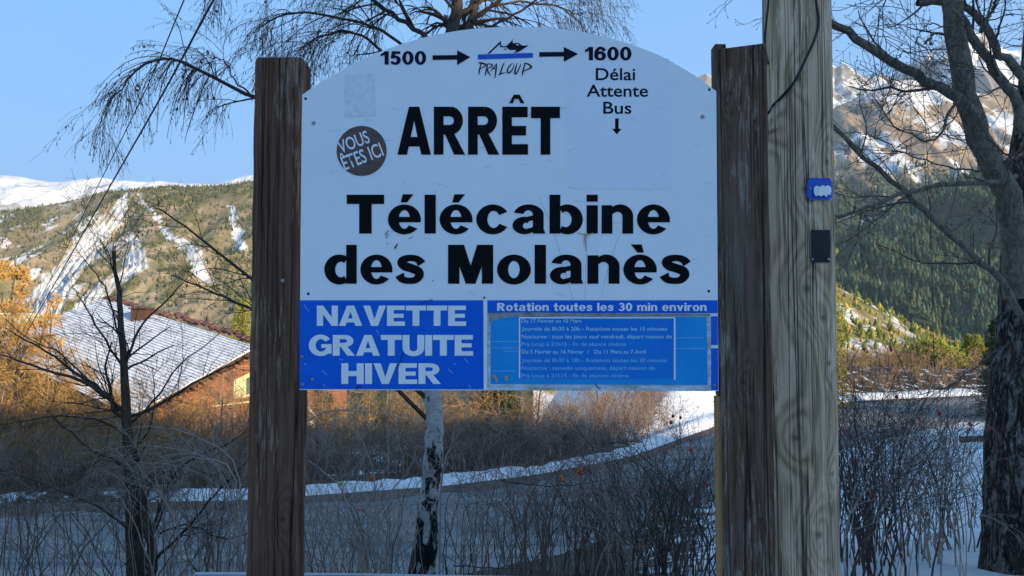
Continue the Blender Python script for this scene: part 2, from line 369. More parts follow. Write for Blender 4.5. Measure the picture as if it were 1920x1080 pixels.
def grid_faces(nx, ny):
    i = np.arange(nx*ny).reshape(ny, nx); return np.stack([i[:-1,:-1], i[:-1,1:], i[1:,1:], i[1:,:-1]], -1).reshape(-1,4)
gx = axis(-9000, 9000, 360, 9.2); gy = axis(-3000, 12000, 460, 9.2)
gx = np.unique(np.concatenate([gx[np.abs(gx) > 45], np.linspace(-45, 45, 260)])); gy = np.unique(np.concatenate([gy[(gy < -25) | (gy > 75)], np.linspace(-25, 75, 300)]))
GX, GY = np.meshgrid(gx, gy); GZ = ground(GX, GY)
dd = GY-yfar(GX)
sn = .02+.35*fbm(GX*.12, GY*.12, 3)
vw = .55+.5*fbm(GX*.9, GX*.3+4, 3)+1.6*smoothstep(4, 14, GX)
sn = np.where((dd > -.1) & (dd < vw), .42+.38*smoothstep(-13, -8, GX), sn)
sn = np.where(dd >= vw, .22+.42*smoothstep(2, 9, GX)*smoothstep(30, 16, GX)+.18*smoothstep(16, 30, GX)+.45*smoothstep(.52, .62, fbm(GX*.25+7, GY*.25, 3))*smoothstep(8, -2, GX), sn)
sn = np.where(GY < ynear(GX), .10+.55*smoothstep(.22, .40, GX/np.maximum(GY, 1))+.34*smoothstep(.04, .20, GX/np.maximum(GY, 1)), sn)
sn = np.where(GY < 2.7, .95, sn); sn = np.where(GY < -3, .95, sn)  # unseen snow around and behind the camera, added to bounce light onto the board
far_ = smoothstep(80, 500, np.hypot(GX, GY)); sn = sn*(1-far_)+.45*far_
mk('ground', np.stack([GX, GY, GZ], -1).reshape(-1,3), grid_faces(len(gx), len(gy)), M['ground'], smooth=True, kind='structure', cols=np.repeat(sn.reshape(-1,1), 3, 1))
rx = np.linspace(-58, 68, 160); K = 9
RV = []
for x in rx:
    for j in range(K):
        t = j/(K-1); y = float(ynear(x))*(1-t)+float(yfar(x))*t; RV.append((x, y, ROADZ+.012+.05*math.sin(math.pi*t)))
mk('road_shoulder', [(x, float(yfar(x))-(1.1-.35*math.sin(x*1.7))*(1-j)+.12*j, ROADZ+.035+.03*j) for x in rx for j in (0, .5, 1)], grid_faces(3, len(rx)), M['shoulder'], smooth=True, kind='structure')
mk('road', RV, grid_faces(K, len(rx)), M['road'], smooth=True, kind='structure')

# ---------------------------------------------------------------- mountains
def sheet(name, crest, Yc, Yb, zb, mat, colf, relief=60., rs=.004, nx=420, ny=150, pw=1.25, ridg=0., extra=None, x0=None, x1=None):
    cx = [c[0] for c in crest]; cr = [c[1] for c in crest]
    px = np.linspace(cx[0] if x0 is None else x0, cx[-1] if x1 is None else x1, nx)
    rr = np.interp(px, cx, cr); t = np.concatenate([np.linspace(0, 1, ny), 1+np.linspace(.02, .5, 12)])
    zc = np.array([at(p, r_, Yc)[2] for p, r_ in zip(px, rr)])
    T, PX = np.meshgrid(t, px, indexing='ij'); ZC = np.broadcast_to(zc, T.shape)
    Y = Yb+(Yc-Yb)*T; X = (PX-CX)/F*Y
    sh = np.where(T <= 1, T**pw, 1-(T-1)*1.3)
    n = fbm(X*rs+3, Y*rs, 7, .6)-.5
    rg = (1-np.abs(2*fbm(X*rs*1.7+11, Y*rs*.5+4, 4, .5)-1))**2-.45
    env = np.sin(np.clip(T, 0, 1)*math.pi)**.6*.95+.05
    Z = zb+(ZC-zb)*sh+(n*relief+rg*ridg)*env
    if extra is not None: Z = Z+extra(X, Y, Z, PX, T)
    rowp = CY-F*np.tan(np.arctan2(Z-EYE, Y)-PITCH)
    c = colf(X, Y, Z, PX, rowp, T)
    o = mk(name, np.stack([X, Y, Z], -1).reshape(-1,3), grid_faces(nx, len(t)), mat, smooth=True, kind='structure', cols=c.reshape(-1,3))
    return X, Y, Z, PX, rowp
def lerpc(f, a, b): f = np.clip(f, 0, 1)[...,None]; return np.asarray(a, float)*(1-f)+np.asarray(b, float)*f
SNOW = (.80,.80,.80); BROWN = (.33,.25,.15); OCHRE = (.44,.34,.19); GREEN = (.075,.085,.028); ROCK = (.22,.20,.185)
# far snow range on the left
def c_range(X, Y, Z, PX, RW, T):
    n = fbm(X*.004, Y*.004, 6, .6); c = lerpc(smoothstep(.60, .70, n)*.7, SNOW, ROCK)
    low = smoothstep(375, 400, RW+25*(fbm(X*.003, Y*.003, 4)-.5)); n2 = fbm(X*.02, Y*.012, 4, .7)
    return lerpc(low*smoothstep(.40, .60, n2), c, (.20,.16,.13))
sheet('snow_mountains', [(-500,300),(-200,318),(-80,335),(0,328),(30,331),(60,337),(100,342),(140,337),(175,333),(215,338),(250,341),(300,340),(340,344),(400,346),(425,338),(450,332),(475,329),(560,325),(700,340),(1000,360),(1250,330)],
      7200, 4200, 260, M['peak'], c_range, relief=150, rs=.0022, ridg=150, nx=480, pw=1.0)
# wooded brown hill on the left, cut by snowy gullies
def gully(PX, RW, pts, wd):
    """1 inside a gully that follows the pixel polyline as it lies on the slope"""
    xs = np.interp(RW, [p[1] for p in pts], [p[0] for p in pts]); ww = np.interp(RW, [p[1] for p in pts], wd)
    ins = (RW > pts[0][1]) & (RW < pts[-1][1]); return np.where(ins, 1-smoothstep(.75, 1.1, np.abs(PX-xs)/ww), 0)
G1 = ([(233,360),(225,385),(200,420),(165,460),(130,500),(95,545),(80,600)], [5,14,26,34,34,34,40])
G2 = ([(245,440),(248,470),(252,500),(225,520),(180,545),(150,600)], [8,18,22,24,20,30])
G3 = ([(250,362),(268,385),(288,410),(305,435),(345,455),(365,490),(395,530)], [3,5,7,9,17,16,12])
G4 = ([(430,385),(432,415),(445,435),(455,470)], [6,6,10,10])
def hill_extra(X, Y, Z, PX, T):
    rw = CY-F*np.tan(np.arctan2(Z-EYE, Y)-PITCH); s = 0
    wb = 14*(fbm(X*.02, Y*.02, 3)-.5)
    for g, per, amp in ((G1, 13., 17.), (G2, 12., 15.), (G3, 8., 8.), (G4, 6., 6.)):
        xs = np.interp(rw, [p[1] for p in g[0]], [p[0] for p in g[0]]); m_ = gully(PX, rw, g[0], [w_*1.1 for w_ in g[1]])
        ph = ((PX-xs+wb)/per) % 1.0; s = s+m_*amp*(np.where(ph < .86, ph/.86, (1-ph)/.14)-.6)  # sawtooth ridges shaped to throw the gully snow into shade
    return s
def c_hill(X, Y, Z, PX, RW, T):
    n = fbm(X*.012, Y*.006, 5, .6); m = fbm(X*.004+8, Y*.003, 4)
    c = lerpc(smoothstep(.38, .6, n), BROWN, OCHRE)
    gr = np.clip(smoothstep(.47, .60, m)+smoothstep(395, 360, RW)*smoothstep(200, 250, PX)+smoothstep(120, 20, PX)*smoothstep(455, 405, RW)+gully(PX, RW, [(232,372),(262,400),(275,440),(280,470)], [6,30,35,20]), 0, 1)
    c = lerpc(gr*smoothstep(.32, .52, fbm(X*.03, Y*.02, 4)), c, (.19,.17,.06))
    sp = smoothstep(.55, .60, fbm(X*.022+4, Y*.010, 4, .6))*smoothstep(320, 120, PX)*smoothstep(360, 420, RW)*.9
    c = lerpc(sp, c, SNOW)
    k = fbm(X*.03, Y*.02, 4, .65)
    for g in (G1, G2, G3, G4): c = lerpc(gully(PX+34*(k-.5)+14*(fbm(X*.09,Y*.05,3)-.5), RW, *g)*smoothstep(.30, .40, fbm(X*.05+2, Y*.03, 4, .7)), c, (.78,.80,.82))
    return c
LX, LY, LZ, LPX, LRW = sheet('hill', [(-500,440),(-250,420),(0,402),(75,387),(150,371),(185,360),(225,357),(300,355),(385,350),(475,344),(560,340),(700,350),(900,380),(1100,420),(1300,470)],
      2300, 900, -150, M['hill'], c_hill, relief=170, rs=.0022, ridg=70, nx=1150, ny=330, extra=hill_extra, pw=1.1)
# rocky peaks and shoulders on the right
def c_peak(X, Y, Z, PX, RW, T):
    n = fbm(X*.006, Y*.004+Z*.004, 6, .65); m = fbm(X*.0016, Y*.0016+3, 4)
    c = lerpc(smoothstep(.44, .56, n), SNOW, (.24,.215,.195)); return lerpc(smoothstep(.62,.70,m), c, (.25,.21,.17))
sheet('rocky_peaks', [(1100,200),(1250,165),(1310,148),(1330,137),(1350,150),(1450,140),(1530,118),(1558,108),(1566,118),(1575,127),(1588,118),(1600,123),(1618,140),(1640,147),(1662,139),(1680,143),(1700,128),(1720,118),(1737,104),(1753,95),(1770,88),(1785,70),(1800,72),(1818,52),(1833,48),(1848,62),(1860,58),(1880,80),(1907,97),(1925,92),(2000,60),(2150,90),(2400,140)],
      5600, 3300, 100, M['peak'], c_peak, relief=230, rs=.0026, ridg=230, nx=560, ny=240, pw=1.15)
def c_should(X, Y, Z, PX, RW, T):
    n = fbm(X*.010, Y*.006, 5, .6); m = fbm(X*.0032+5, Y*.0026, 5, .55)
    c = lerpc(smoothstep(.35, .65, n), (.32,.23,.16), (.46,.34,.22))
    c = lerpc(smoothstep(.53, .60, m)*smoothstep(.40, .50, fbm(X*.02, Y*.02, 4)), c, SNOW)
    return lerpc(smoothstep(300, 360, RW+60*(n-.5))*smoothstep(.35, .6, fbm(X*.03, Y*.02, 3)), c, (.07,.085,.04))
HX, HY, HZ, HPX, HRW = sheet('mountain_shoulder', [(1200,330),(1400,270),(1530,222),(1563,208),(1585,196),(1607,188),(1647,168),(1683,152),(1720,150),(1780,160),(1850,175),(1930,170),(2100,190),(2400,240)],
      3100, 1700, -60, M['hill'], c_should, relief=100, rs=.004, ridg=60, nx=480, ny=220, pw=1.1)
def c_forest(X, Y, Z, PX, RW, T):
    n = fbm(X*.01, Y*.008, 4); m = fbm(X*.006+2, Y*.003, 4)
    c = lerpc(smoothstep(.4, .6, n), (.035,.050,.032), (.075,.085,.055)); return lerpc(smoothstep(.58, .66, m), c, SNOW)  # slope shade painted into the dark bluish base colours
FXm, FYm, FZm, FPX, FRW = sheet('wooded_slope', [(1150,560),(1350,530),(1480,500),(1560,470),(1600,430),(1650,392),(1700,368),(1780,340),(1850,320),(1950,300),(2100,290),(2350,300)],
      1650, 900, -170, M['hill'], c_forest, relief=110, rs=.004, ridg=50, nx=340, ny=160, pw=1.05)
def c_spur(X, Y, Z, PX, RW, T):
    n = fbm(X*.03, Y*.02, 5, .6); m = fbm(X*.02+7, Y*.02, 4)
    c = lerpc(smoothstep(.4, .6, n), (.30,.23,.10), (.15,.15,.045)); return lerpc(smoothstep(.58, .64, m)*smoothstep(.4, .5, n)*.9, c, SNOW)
SX, SY, SZ, SPX, SRW = sheet('sunny_spur', [(1000,430),(1250,470),(1450,505),(1560,533),(1600,553),(1660,583),(1720,612),(1780,637),(1850,655),(1950,668),(2100,690)],
      620, 180, -60, M['hill'], c_spur, relief=16, rs=.02, ridg=6, nx=260, ny=120, pw=.9)

def forest(name, n, GXa, GYa, GZa, PXa, RWa, dens, h, mat, wid=.26, tint=(.045,.078,.046)):  # default tint puts hillside shade into the tree colour, dark and bluish
    """many small conifers over a slope: two jagged cones each, one mesh"""
    P = []; J = GXa.shape
    tries = 0
    while len(P) < n and tries < 60:
        i = RNG.integers(0, J[0]-14, n); j = RNG.integers(0, J[1]-1, n); pr = dens(GXa[i,j], GYa[i,j], PXa[i,j], RWa[i,j])
        ok = RNG.random(n) < pr
        for a, b in zip(i[ok], j[ok]): P.append((GXa[a,b]+RNG.normal()*3, GYa[a,b]+RNG.normal()*3, GZa[a,b]))
        tries += 1
    P = np.array(P[:n]); N = len(P); H = h*RNG.uniform(.5, 1.25, N); s = 6; V = []; Fc = []
    ang = np.arange(s)*2*math.pi/s
    for lv, (b0, t0, wf) in enumerate([(.02, .62, 1.), (.34, 1., .68)]):
        a = ang[None]+RNG.uniform(0, 6, N)[:,None]; rr = H[:,None]*wid*wf*RNG.uniform(.65, 1.25, (N,s))
        ring = np.stack([P[:,0:1]+np.cos(a)*rr, P[:,1:2]+np.sin(a)*rr, P[:,2:3]+H[:,None]*(b0+RNG.uniform(-.05, .05, (N,s)))], -1)
        tip = (P+np.stack([0*H, 0*H, H*t0], -1))[:,None]; V.append(np.concatenate([ring, tip], 1))
    Vv = np.stack(V, 1).reshape(-1,3); base = np.arange(N*2)[:,None]*(s+1)
    for k in range(s): Fc.append(np.stack([base[:,0]+k, base[:,0]+(k+1) % s, base[:,0]+s], -1))
    c = np.array(tint)[None]*RNG.uniform(.55, 1.7, (N,1))*np.array([1,1,1])+RNG.uniform(0, 1, (N,1))**4*np.array([.13,.085,.02])
    return mk(name, Vv, np.concatenate(Fc), mat, kind='stuff', cols=np.repeat(c, 2*(s+1), 0))
def d_left(x, y, px, rw):
    k = fbm(x*.006+3, y*.005, 4); g = np.zeros_like(x)
    for q in (G1, G2, G3, G4): g = np.maximum(g, gully(px, rw, [(a, b) for a, b in q[0]], [w_*1.1 for w_ in q[1]]))
    on = .18+.8*smoothstep(.46, .58, k)+smoothstep(110, 20, px)*smoothstep(460, 410, rw)+smoothstep(378, 356, rw)*.8
    return np.clip(on, 0, 1)*(1-g)*(px > -200)*(px < 620)
M['forest'] = attr_mat('conifer wood', ns=.2, bd=1., amt=.4)
tag(forest('forest', 13000, LX, LY, LZ, LPX, LRW, d_left, 9.5, M['forest'], tint=(.10,.105,.038)), 'scattered conifer wood on the brown hillside left of the sign', 'forest', kind='stuff')
tag(forest('forest', 15000, FXm, FYm, FZm, FPX, FRW, lambda x, y, px, rw: (px > 1300)*(px < 2200)*np.clip(.35+smoothstep(.34, .46, fbm(x*.01, y*.006, 3)), 0, 1), 17., M['forest']), 'dense dark conifer forest on the steep slope behind the bare tree', 'forest', kind='stuff')
tag(forest('forest', 7000, HX, HY, HZ, HPX, HRW, lambda x, y, px, rw: (px > 1350)*(px < 2150)*smoothstep(300, 370, rw+50*(fbm(x*.006, y*.004, 3)-.5)), 20., M['forest']), 'bluish far forest on the mountain shoulder above the dark slope', 'forest', kind='stuff')
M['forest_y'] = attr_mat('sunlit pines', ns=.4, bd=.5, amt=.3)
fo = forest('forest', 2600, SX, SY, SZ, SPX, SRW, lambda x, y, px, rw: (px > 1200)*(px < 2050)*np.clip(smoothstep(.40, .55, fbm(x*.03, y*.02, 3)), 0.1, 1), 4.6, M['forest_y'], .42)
ca = fo.data.color_attributes['Col']; b = np.empty(len(ca.data)*4, dtype=np.float32); ca.data.foreach_get('color', b); b = b.reshape(-1,4); b[:,:3] = b[:,:3]*np.array([3.4,2.3,.75]); ca.data.foreach_set('color', b.ravel())  # sunlight painted onto the spur pines by brightening and yellowing their colours
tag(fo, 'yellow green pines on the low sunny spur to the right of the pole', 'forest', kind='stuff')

# ---------------------------------------------------------------- house beyond the road
def house():
    T = Vector(at(196,560,46)); Rr = Vector(at(480,650,38)); B = Vector(at(246,778,32)); L = T+B-Rr
    nrmv = (Rr-T).cross(B-Rr).normalized()
    if nrmv.z < 0: nrmv = -nrmv
    e = empty('house', (B.x, B.y, float(ground(B.x, B.y))), 'brown timber house with snow dusted ribbed roof beyond the road', 'house')
    M['roof'] = (lambda k: k.done(k.mix(k.ramp(k.noise(2.4, None, 8, .75), [(.30, 0.), (.62, 1.)]), (.38,.37,.38), (.74,.76,.79)), .7))(NT('snow dusted roof sheet'))
    M['tile'] = flat('rusty ridge tile', (.13,.062,.045), .8, var=.6, vs=6)
    def wl(name, a, b, c):
        k = NT(name); n = k.noise(1., k.map((.6,.6,26)), 5, .6); return k.done(k.ramp(n, [(.3, a), (.55, b), (.75, c)]), .8)
    M['cladding'] = wl('red brown timber cladding', (.10,.040,.018), (.24,.10,.045), (.34,.16,.075))
    M['wallpale'] = flat('pale yellow render', (.58,.50,.25), .85, var=.1)
    M['fascia'] = flat('dark brown fascia', (.07,.035,.022), .8)
    th = nrmv*.14
    m = MB(); m.hexa([L-th, B-th, Rr-th, T-th, L, B, Rr, T]); m.build('roof', M['roof'], e)
    # raised standing ribs run parallel to the upper verge
    nr = 34
    ridges = bpy.data.meshes.new('roof_rib'); 
    d = (Rr-T); q = (B-Rr)
    for i in range(nr):
        a = T+q*((i+.5)/nr)+nrmv*.001; b_ = a+d; mm = MB(); mm.beam(a+nrmv*.03, b_+nrmv*.03, .07, .06, nrmv)
        o = mm.build('roof_rib', M['roof'], e)
    # broken line of tiles on the upper verge
    n = 46
    for i in range(n):
        t0 = i/n; a = T+d*t0+nrmv*(.02+random.uniform(0,.16))-q.normalized()*(random.uniform(.05,.22)+(.30 if t0 > .47 else 0)); b_ = a+d/n*.94
        mm = MB(); mm.beam(a, b_, .34, .10+random.uniform(0,.06), nrmv); mm.build('ridge_tile', M['tile'], e)
    for (a, b_) in ((B, Rr), (L, B)):
        mm = MB(); o_ = (b_-a).normalized(); mm.beam(a-nrmv*.20, b_-nrmv*.20, .06, .26, nrmv); mm.build('fascia', M['fascia'], e)
    cb = T+(Rr-T)*.36+q*.10
    mm = MB(); mm.box(cb.x-.45, cb.x+.45, cb.y-.4, cb.y+.4, cb.z-.6, cb.z+.55); mm.box(cb.x-.55, cb.x+.55, cb.y-.5, cb.y+.5, cb.z+.555, cb.z+.65); mm.build('chimney', M['fascia'], e)
    # wall below the right-hand eave, boards and rafter ends
    inn = (T-Rr).normalized()*.9
    A0 = B+inn*.3+(Rr-B)*.06-nrmv*.25; A1 = Rr+inn*.3-nrmv*.25; far = Vector(at(650,700,47))
    zb = -9.
    def quadwall(a, b_, z0, z1a, z1b, name, mat, off=.0, thick=.2, pr=e):
        dv = Vector((b_.x-a.x, b_.y-a.y, 0)).normalized(); nv = Vector((dv.y, -dv.x, 0))
        if nv.dot(Vector((0,-1,0))) < 0: nv = -nv
        mm = MB(); P = []
        for zz in (0, 1):
            for (pp, o_) in ((a, off), (b_, off), (b_, off-thick), (a, off-thick)):
                z1 = z1a if pp is a else z1b
                P.append((pp.x+nv.x*o_, pp.y+nv.y*o_, z0 if zz == 0 else z1))
        mm.hexa(P); return mm.build(name, mat, pr)
    quadwall(A0, A1, zb, A0.z, A1.z, 'wall', M['cladding'])
    quadwall(A1, far, zb, A1.z, far.z-.6, 'wall', M['cladding'])
    dv = (A1-A0); n = 12
    for i in range(n):
        a = A0+dv*(i+.5)/n; b_ = a-inn*.75+nrmv*.02
        mm = MB(); mm.beam(a+nrmv*.05, b_+nrmv*.05, .12, .18, nrmv); mm.build('rafter_end', M['fascia'], e)
    for j in range(11):                                   # lapped boards on the lit wall, one by one
        z0 = A1.z-.55-j*.42
        ta = 0.0 if z0 < A0.z-.3 else min(.9, (z0+.4-A0.z)/(A1.z-A0.z)+.12)
        pa = A0+dv*max(0, ta); quadwall(Vector((pa.x,pa.y,0)), A1, z0-.39, z0, z0, 'cladding_board', M['cladding'], off=.035, thick=.03)
    for j in range(9):
        z0 = far.z-1.0-j*.5; quadwall(A1, far, z0-.47, z0, z0, 'cladding_board', M['cladding'], off=.035, thick=.03)
    # pale panel with window near the top right of the wall
    w0 = A0+dv*.80; w1 = A0+dv*1.02; zz = at(440,748,37.)[2]; zt = at(440,706,37.)[2]
    wf = quadwall(w0, w1, zz, zt-.2, zt+.25, 'window', M['wallpale'], off=.07, thick=.05)
    M['glass'] = flat('dim window glass', (.10,.12,.12), .1)
    wa = w0+(w1-w0)*.55; wb = w0+(w1-w0)*.85
    o = quadwall(wa, wb, zz+.15, zt-.15, zt-.05, 'pane', M['glass'], off=.085, thick=.02, pr=wf)
    for f0, f1 in ((.08,.30),(.42,.62),(.72,.95)):
        a = A1+(far-A1)*f0; b_ = A1+(far-A1)*f1
        wd = quadwall(a, b_, far.z-4.4, far.z-2.6, far.z-2.6, 'window', M['wallpale'], off=.07, thick=.05)
        a2 = a+(b_-a)*.15; b2 = a+(b_-a)*.85; quadwall(a2, b2, far.z-4.2, far.z-2.8, far.z-2.8, 'pane', M['glass'], off=.085, thick=.02, pr=wd)
    qb = MB(); p0 = A0+dv*.62; qb.beam((p0.x, p0.y-.2, zz-.25), (A1.x, A1.y-.2, zz-.25+.0), .1, .07); qb.build('balcony_rail', M['wallpale'], e)
    # far slope of the roof and the hidden walls close the house
    U = T-q*.7+Vector((0,0,-6.5)); U2 = Rr-q*.7+Vector((0,0,-6.5))
    m = MB(); m.hexa([T-th, Rr-th, U2-th, U-th, T, Rr, U2, U]); m.build('roof', M['roof'], e)
    quadwall(Vector((L.x,L.y,0))+Vector((1,.5,0)), Vector((B.x,B.y,0))+Vector((-.4,.8,0)), zb, L.z-.5, B.z-.5, 'wall', M['cladding'])
house()
def small_house():
    a = Vector(at(-60,585,58)); b = Vector(at(88,608,52)); e = empty('house', (a.x, a.y, -10), 'pale yellow gabled house behind the golden trees at far left', 'house')
    M['cream'] = flat('cream render', (.62,.52,.30), .85)
    m = MB(); m.box(a.x-6, b.x-1.2, 54, 57, -10, .6); m.build('wall', M['cream'], e)
    mx = (a.x-6+b.x)/2
    m = MB(); V = [(a.x-7,53.4,.6),(b.x,53.4,.6),(b.x,57.6,.6),(a.x-7,57.6,.6),(a.x-7,55.4,2.4),(b.x-2.6,55.4,2.2)]
    m.add(V, [(0,1,5,4),(2,3,4,5),(0,4,3),(1,2,5),(0,3,2,1)]); m.build('roof', M['cream'], e)
    for k in range(3): 
        f = MB(); x = a.x-4+k*3; f.box(x, x+1, 53.94, 54, -2.2, -.8); w_ = f.build('window', M['fascia'], e); g = MB(); g.box(x+.1, x+.9, 53.9, 53.93, -2.1, -.9); g.build('pane', M['glass'], w_)
small_house()

# ---------------------------------------------------------------- trees: generic builders
def tree_far(name, label, cat, x, y, h, mtrunk, mtwig, dens=1., spread=.5, group=None, droop=.02, leaf=None, leafn=0, leafs=.08, r0=None, up=.25):
    z = float(ground(x, y)); e = empty(name, (x, y, z-.05), label, cat, group); r0 = r0 or h*.014
    K = 9; P = np.zeros((1,K,3)); P[0,:,2] = np.linspace(0, h, K); P[0,:,0:2] = np.cumsum(RNG.normal(size=(K,2))*h*.012, 0); P += np.array([x, y, z-.05]); Rd = np.linspace(r0, r0*.15, K)[None]
    Tubes().add(P, Rd, 6).build('trunk', mtrunk, e)
    a, ra = spawn(P, Rd, int(20*dens), .2, .97, 1.0, h*spread, K=7, droop=-up*.3, wig=.12, rr=.45, taper_len=.72)
    b, rb = spawn(a, ra, int(7*dens), .15, 1, .7, h*spread*.38, K=5, droop=droop, wig=.18, rr=.55, rmin=.005)
    c, rc = spawn(b, rb, int(5*dens), .1, 1, .6, h*spread*.18, K=4, droop=droop, wig=.2, rr=.6, rmin=.0045)
    t = Tubes(); t.add(a, ra, 4); t.add(b, rb, 3); t.add(c, rc, 3); t.build('crown', mtwig, e)
    if leaf is not None:
        C1, D = along(c, leafn); V, Fc = spindles(C1, D+RNG.normal(size=D.shape)*.8, leafs*RNG.uniform(.6,1.4,len(C1)), leafs*.28)
        mk('foliage', V, Fc, leaf, e)
    return e
def conifer(name, label, cat, x, y, h, wid, mat, group=None, z=None, tiers=26):
    z = float(ground(x, y)) if z is None else z; e = empty(name, (x, y, z-.05), label, cat, group)
    P = np.zeros((1,5,3)); P[0,:,2] = np.linspace(0, h, 5); P += np.array([x,y,z-.05]); Rd = np.linspace(h*.016, h*.003, 5)[None]
    Tubes().add(P, Rd, 6).build('trunk', M['bark_dark'], e)
    n = tiers*9; t = np.sort(RNG.uniform(.06, .99, n)); a = RNG.uniform(0, 2*math.pi, n); ln = wid*(1-t)**.8*RNG.uniform(.65, 1.15, n)+.12
    K = 5; s = np.linspace(0, 1, K)
    br = np.zeros((n,K,3)); br[:,:,0] = x+np.cos(a)[:,None]*ln[:,None]*s; br[:,:,1] = y+np.sin(a)[:,None]*ln[:,None]*s
    br[:,:,2] = z+(t*h)[:,None]-.25*ln[:,None]*s+.12*ln[:,None]*s**2
    rb = np.repeat(np.linspace(h*.0025, h*.0008, K)[None], n, 0)
    tw, rt = spawn(br, rb, 14, .15, 1, .8, wid*.22, K=3, droop=.12, wig=.1, rr=.8)
    tb = Tubes(); tb.add(br, rb, 3); tb.build('branches', M['bark_dark'], e)
    C1, D = along(tw, 4); V, Fc = spindles(C1, D+RNG.normal(size=D.shape)*.45, wid*.075*RNG.uniform(.6,1.4,len(C1)), wid*.014)
    mk('foliage', V, Fc, mat, e)
    return e

# golden trees on the left, caught by the sun
def px_tree(px, Y, toprow, *a, **k):
    x = (px-CX)/F*Y; z = float(ground(x, Y)); h = at(px, toprow, Y)[2]-z; return x, Y, h
for i, (px, Y, top, lab) in enumerate([(-22,34,452,'orange larch at the left edge of the view, tallest of the larches'), (22,36,505,'orange needled larch just right of the tallest larch'), (100,38,560,'small pale orange larch before the cream house')]):
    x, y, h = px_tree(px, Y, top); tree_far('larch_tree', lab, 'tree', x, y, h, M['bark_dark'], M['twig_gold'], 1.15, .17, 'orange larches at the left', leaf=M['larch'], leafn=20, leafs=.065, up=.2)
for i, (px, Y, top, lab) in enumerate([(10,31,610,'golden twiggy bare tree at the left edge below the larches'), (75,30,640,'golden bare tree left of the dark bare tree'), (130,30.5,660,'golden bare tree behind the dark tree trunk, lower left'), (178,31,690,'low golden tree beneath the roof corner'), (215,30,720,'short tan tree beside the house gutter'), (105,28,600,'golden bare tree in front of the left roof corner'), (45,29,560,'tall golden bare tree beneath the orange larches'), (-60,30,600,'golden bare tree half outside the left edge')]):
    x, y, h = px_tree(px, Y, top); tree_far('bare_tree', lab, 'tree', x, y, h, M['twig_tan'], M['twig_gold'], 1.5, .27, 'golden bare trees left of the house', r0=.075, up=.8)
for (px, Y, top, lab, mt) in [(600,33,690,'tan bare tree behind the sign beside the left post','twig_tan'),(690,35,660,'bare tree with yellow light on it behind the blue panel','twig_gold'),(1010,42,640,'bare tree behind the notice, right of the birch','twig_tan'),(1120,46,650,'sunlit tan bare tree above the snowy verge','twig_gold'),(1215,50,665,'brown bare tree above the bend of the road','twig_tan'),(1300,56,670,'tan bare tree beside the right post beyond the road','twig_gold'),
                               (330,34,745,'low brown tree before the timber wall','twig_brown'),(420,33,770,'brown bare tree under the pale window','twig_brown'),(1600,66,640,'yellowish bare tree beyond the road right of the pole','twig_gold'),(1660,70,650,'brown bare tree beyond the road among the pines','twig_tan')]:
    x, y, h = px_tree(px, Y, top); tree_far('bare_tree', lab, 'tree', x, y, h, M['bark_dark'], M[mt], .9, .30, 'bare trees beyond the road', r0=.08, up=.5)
for (px, Y, top, wd, lab, mt) in [(935,37,700,2.3,'dark green conifer beyond the snowy verge right of the birch','conifer'),(455,52,560,2.,'yellow green pine top beyond the house roof by the left post','conifer_lit'),(600,44,690,1.7,'dark conifer by the left post beyond the road','conifer'),
                              (1545,60,350,2.1,'tall yellow green pine peeping out right of the pole','conifer_lit'),(1550,48,478,1.5,'lower rounded pine beside the pole','conifer_lit'),
                              (1745,72,642,4.6,'bright yellow green pine lit by the sun beyond the road','conifer_lit'),(1700,76,662,3.6,'yellow green pine left of the brightest pine','conifer_lit'),
                              (1868,48,600,1.7,'dark spruce just left of the big trunk','conifer'),(1905,44,560,2.6,'dark spruce hidden mostly by the big trunk','conifer'),(1822,80,630,2.6,'small yellow pine left of the dark spruce','conifer_lit')]:
    x, y, h = px_tree(px, Y, top); conifer('conifer_tree', lab, 'tree', x, y, h, wd, M[mt], 'conifers beyond the road')

# tangled thicket beyond the road: nobody could count its stems
def thicket(name, label, n, xs, yoff, h, mat, dens=6, reps=2, rm=.004, tf=.6):
    x = RNG.uniform(xs[0], xs[1], n); y = yfar(x)+RNG.uniform(yoff[0], yoff[1], n); z = ground(x, y)
    K = 6; hh = h*RNG.uniform(.3, 1.2, n)*(.55+.9*fbm(x*.35, y*.35, 3)); P = np.zeros((n,K,3)); s = np.linspace(0, 1, K)
    lean = RNG.normal(size=(n,2))*.4
    P[:,:,0] = x[:,None]+lean[:,0:1]*hh[:,None]*s**1.5; P[:,:,1] = y[:,None]+lean[:,1:]*hh[:,None]*s**1.5; P[:,:,2] = z[:,None]+hh[:,None]*(s-.15*s**2)
    P += RNG.normal(size=P.shape)*.04; Rd = np.repeat(np.linspace(.022, .006, K)[None], n, 0)*RNG.uniform(.6, 1.3, (n,1))
    a, ra = spawn(P, Rd, dens, .2, 1, .7, h*.42, K=5, droop=.03, wig=.2, rmin=rm*1.3)
    t = Tubes(); t.add(P, Rd, 3); t.add(a, ra, 3)
    if reps > 1: b, rb = spawn(a, ra, 4, .2, 1, .7, h*.2, K=4, droop=.05, wig=.25, rmin=rm); t.add(b, rb, 3)
    o = t.build(name, mat); return tag(o, label, 'brush', kind='stuff')
thicket('thicket', 'dark tangled brush beyond the road left of the birch', 260, (-22,-2), (1.2,9), 2.1, M['twig_brown'], 7)
thicket('thicket', 'brown brush on the bank beyond the road, right of the birch', 360, (-3,9), (2.0,10), 2.6, M['twig_brown'], 7)
thicket('thicket', 'grey twiggy brush mixed into the brown bank beyond the road', 200, (-20,8), (1.2,7), 3.0, M['twig_grey'], 6)
thicket('thicket', 'tan brush along the upper bank at the road bend', 260, (7,40), (7,16), 2.2, M['twig_tan'], 6)
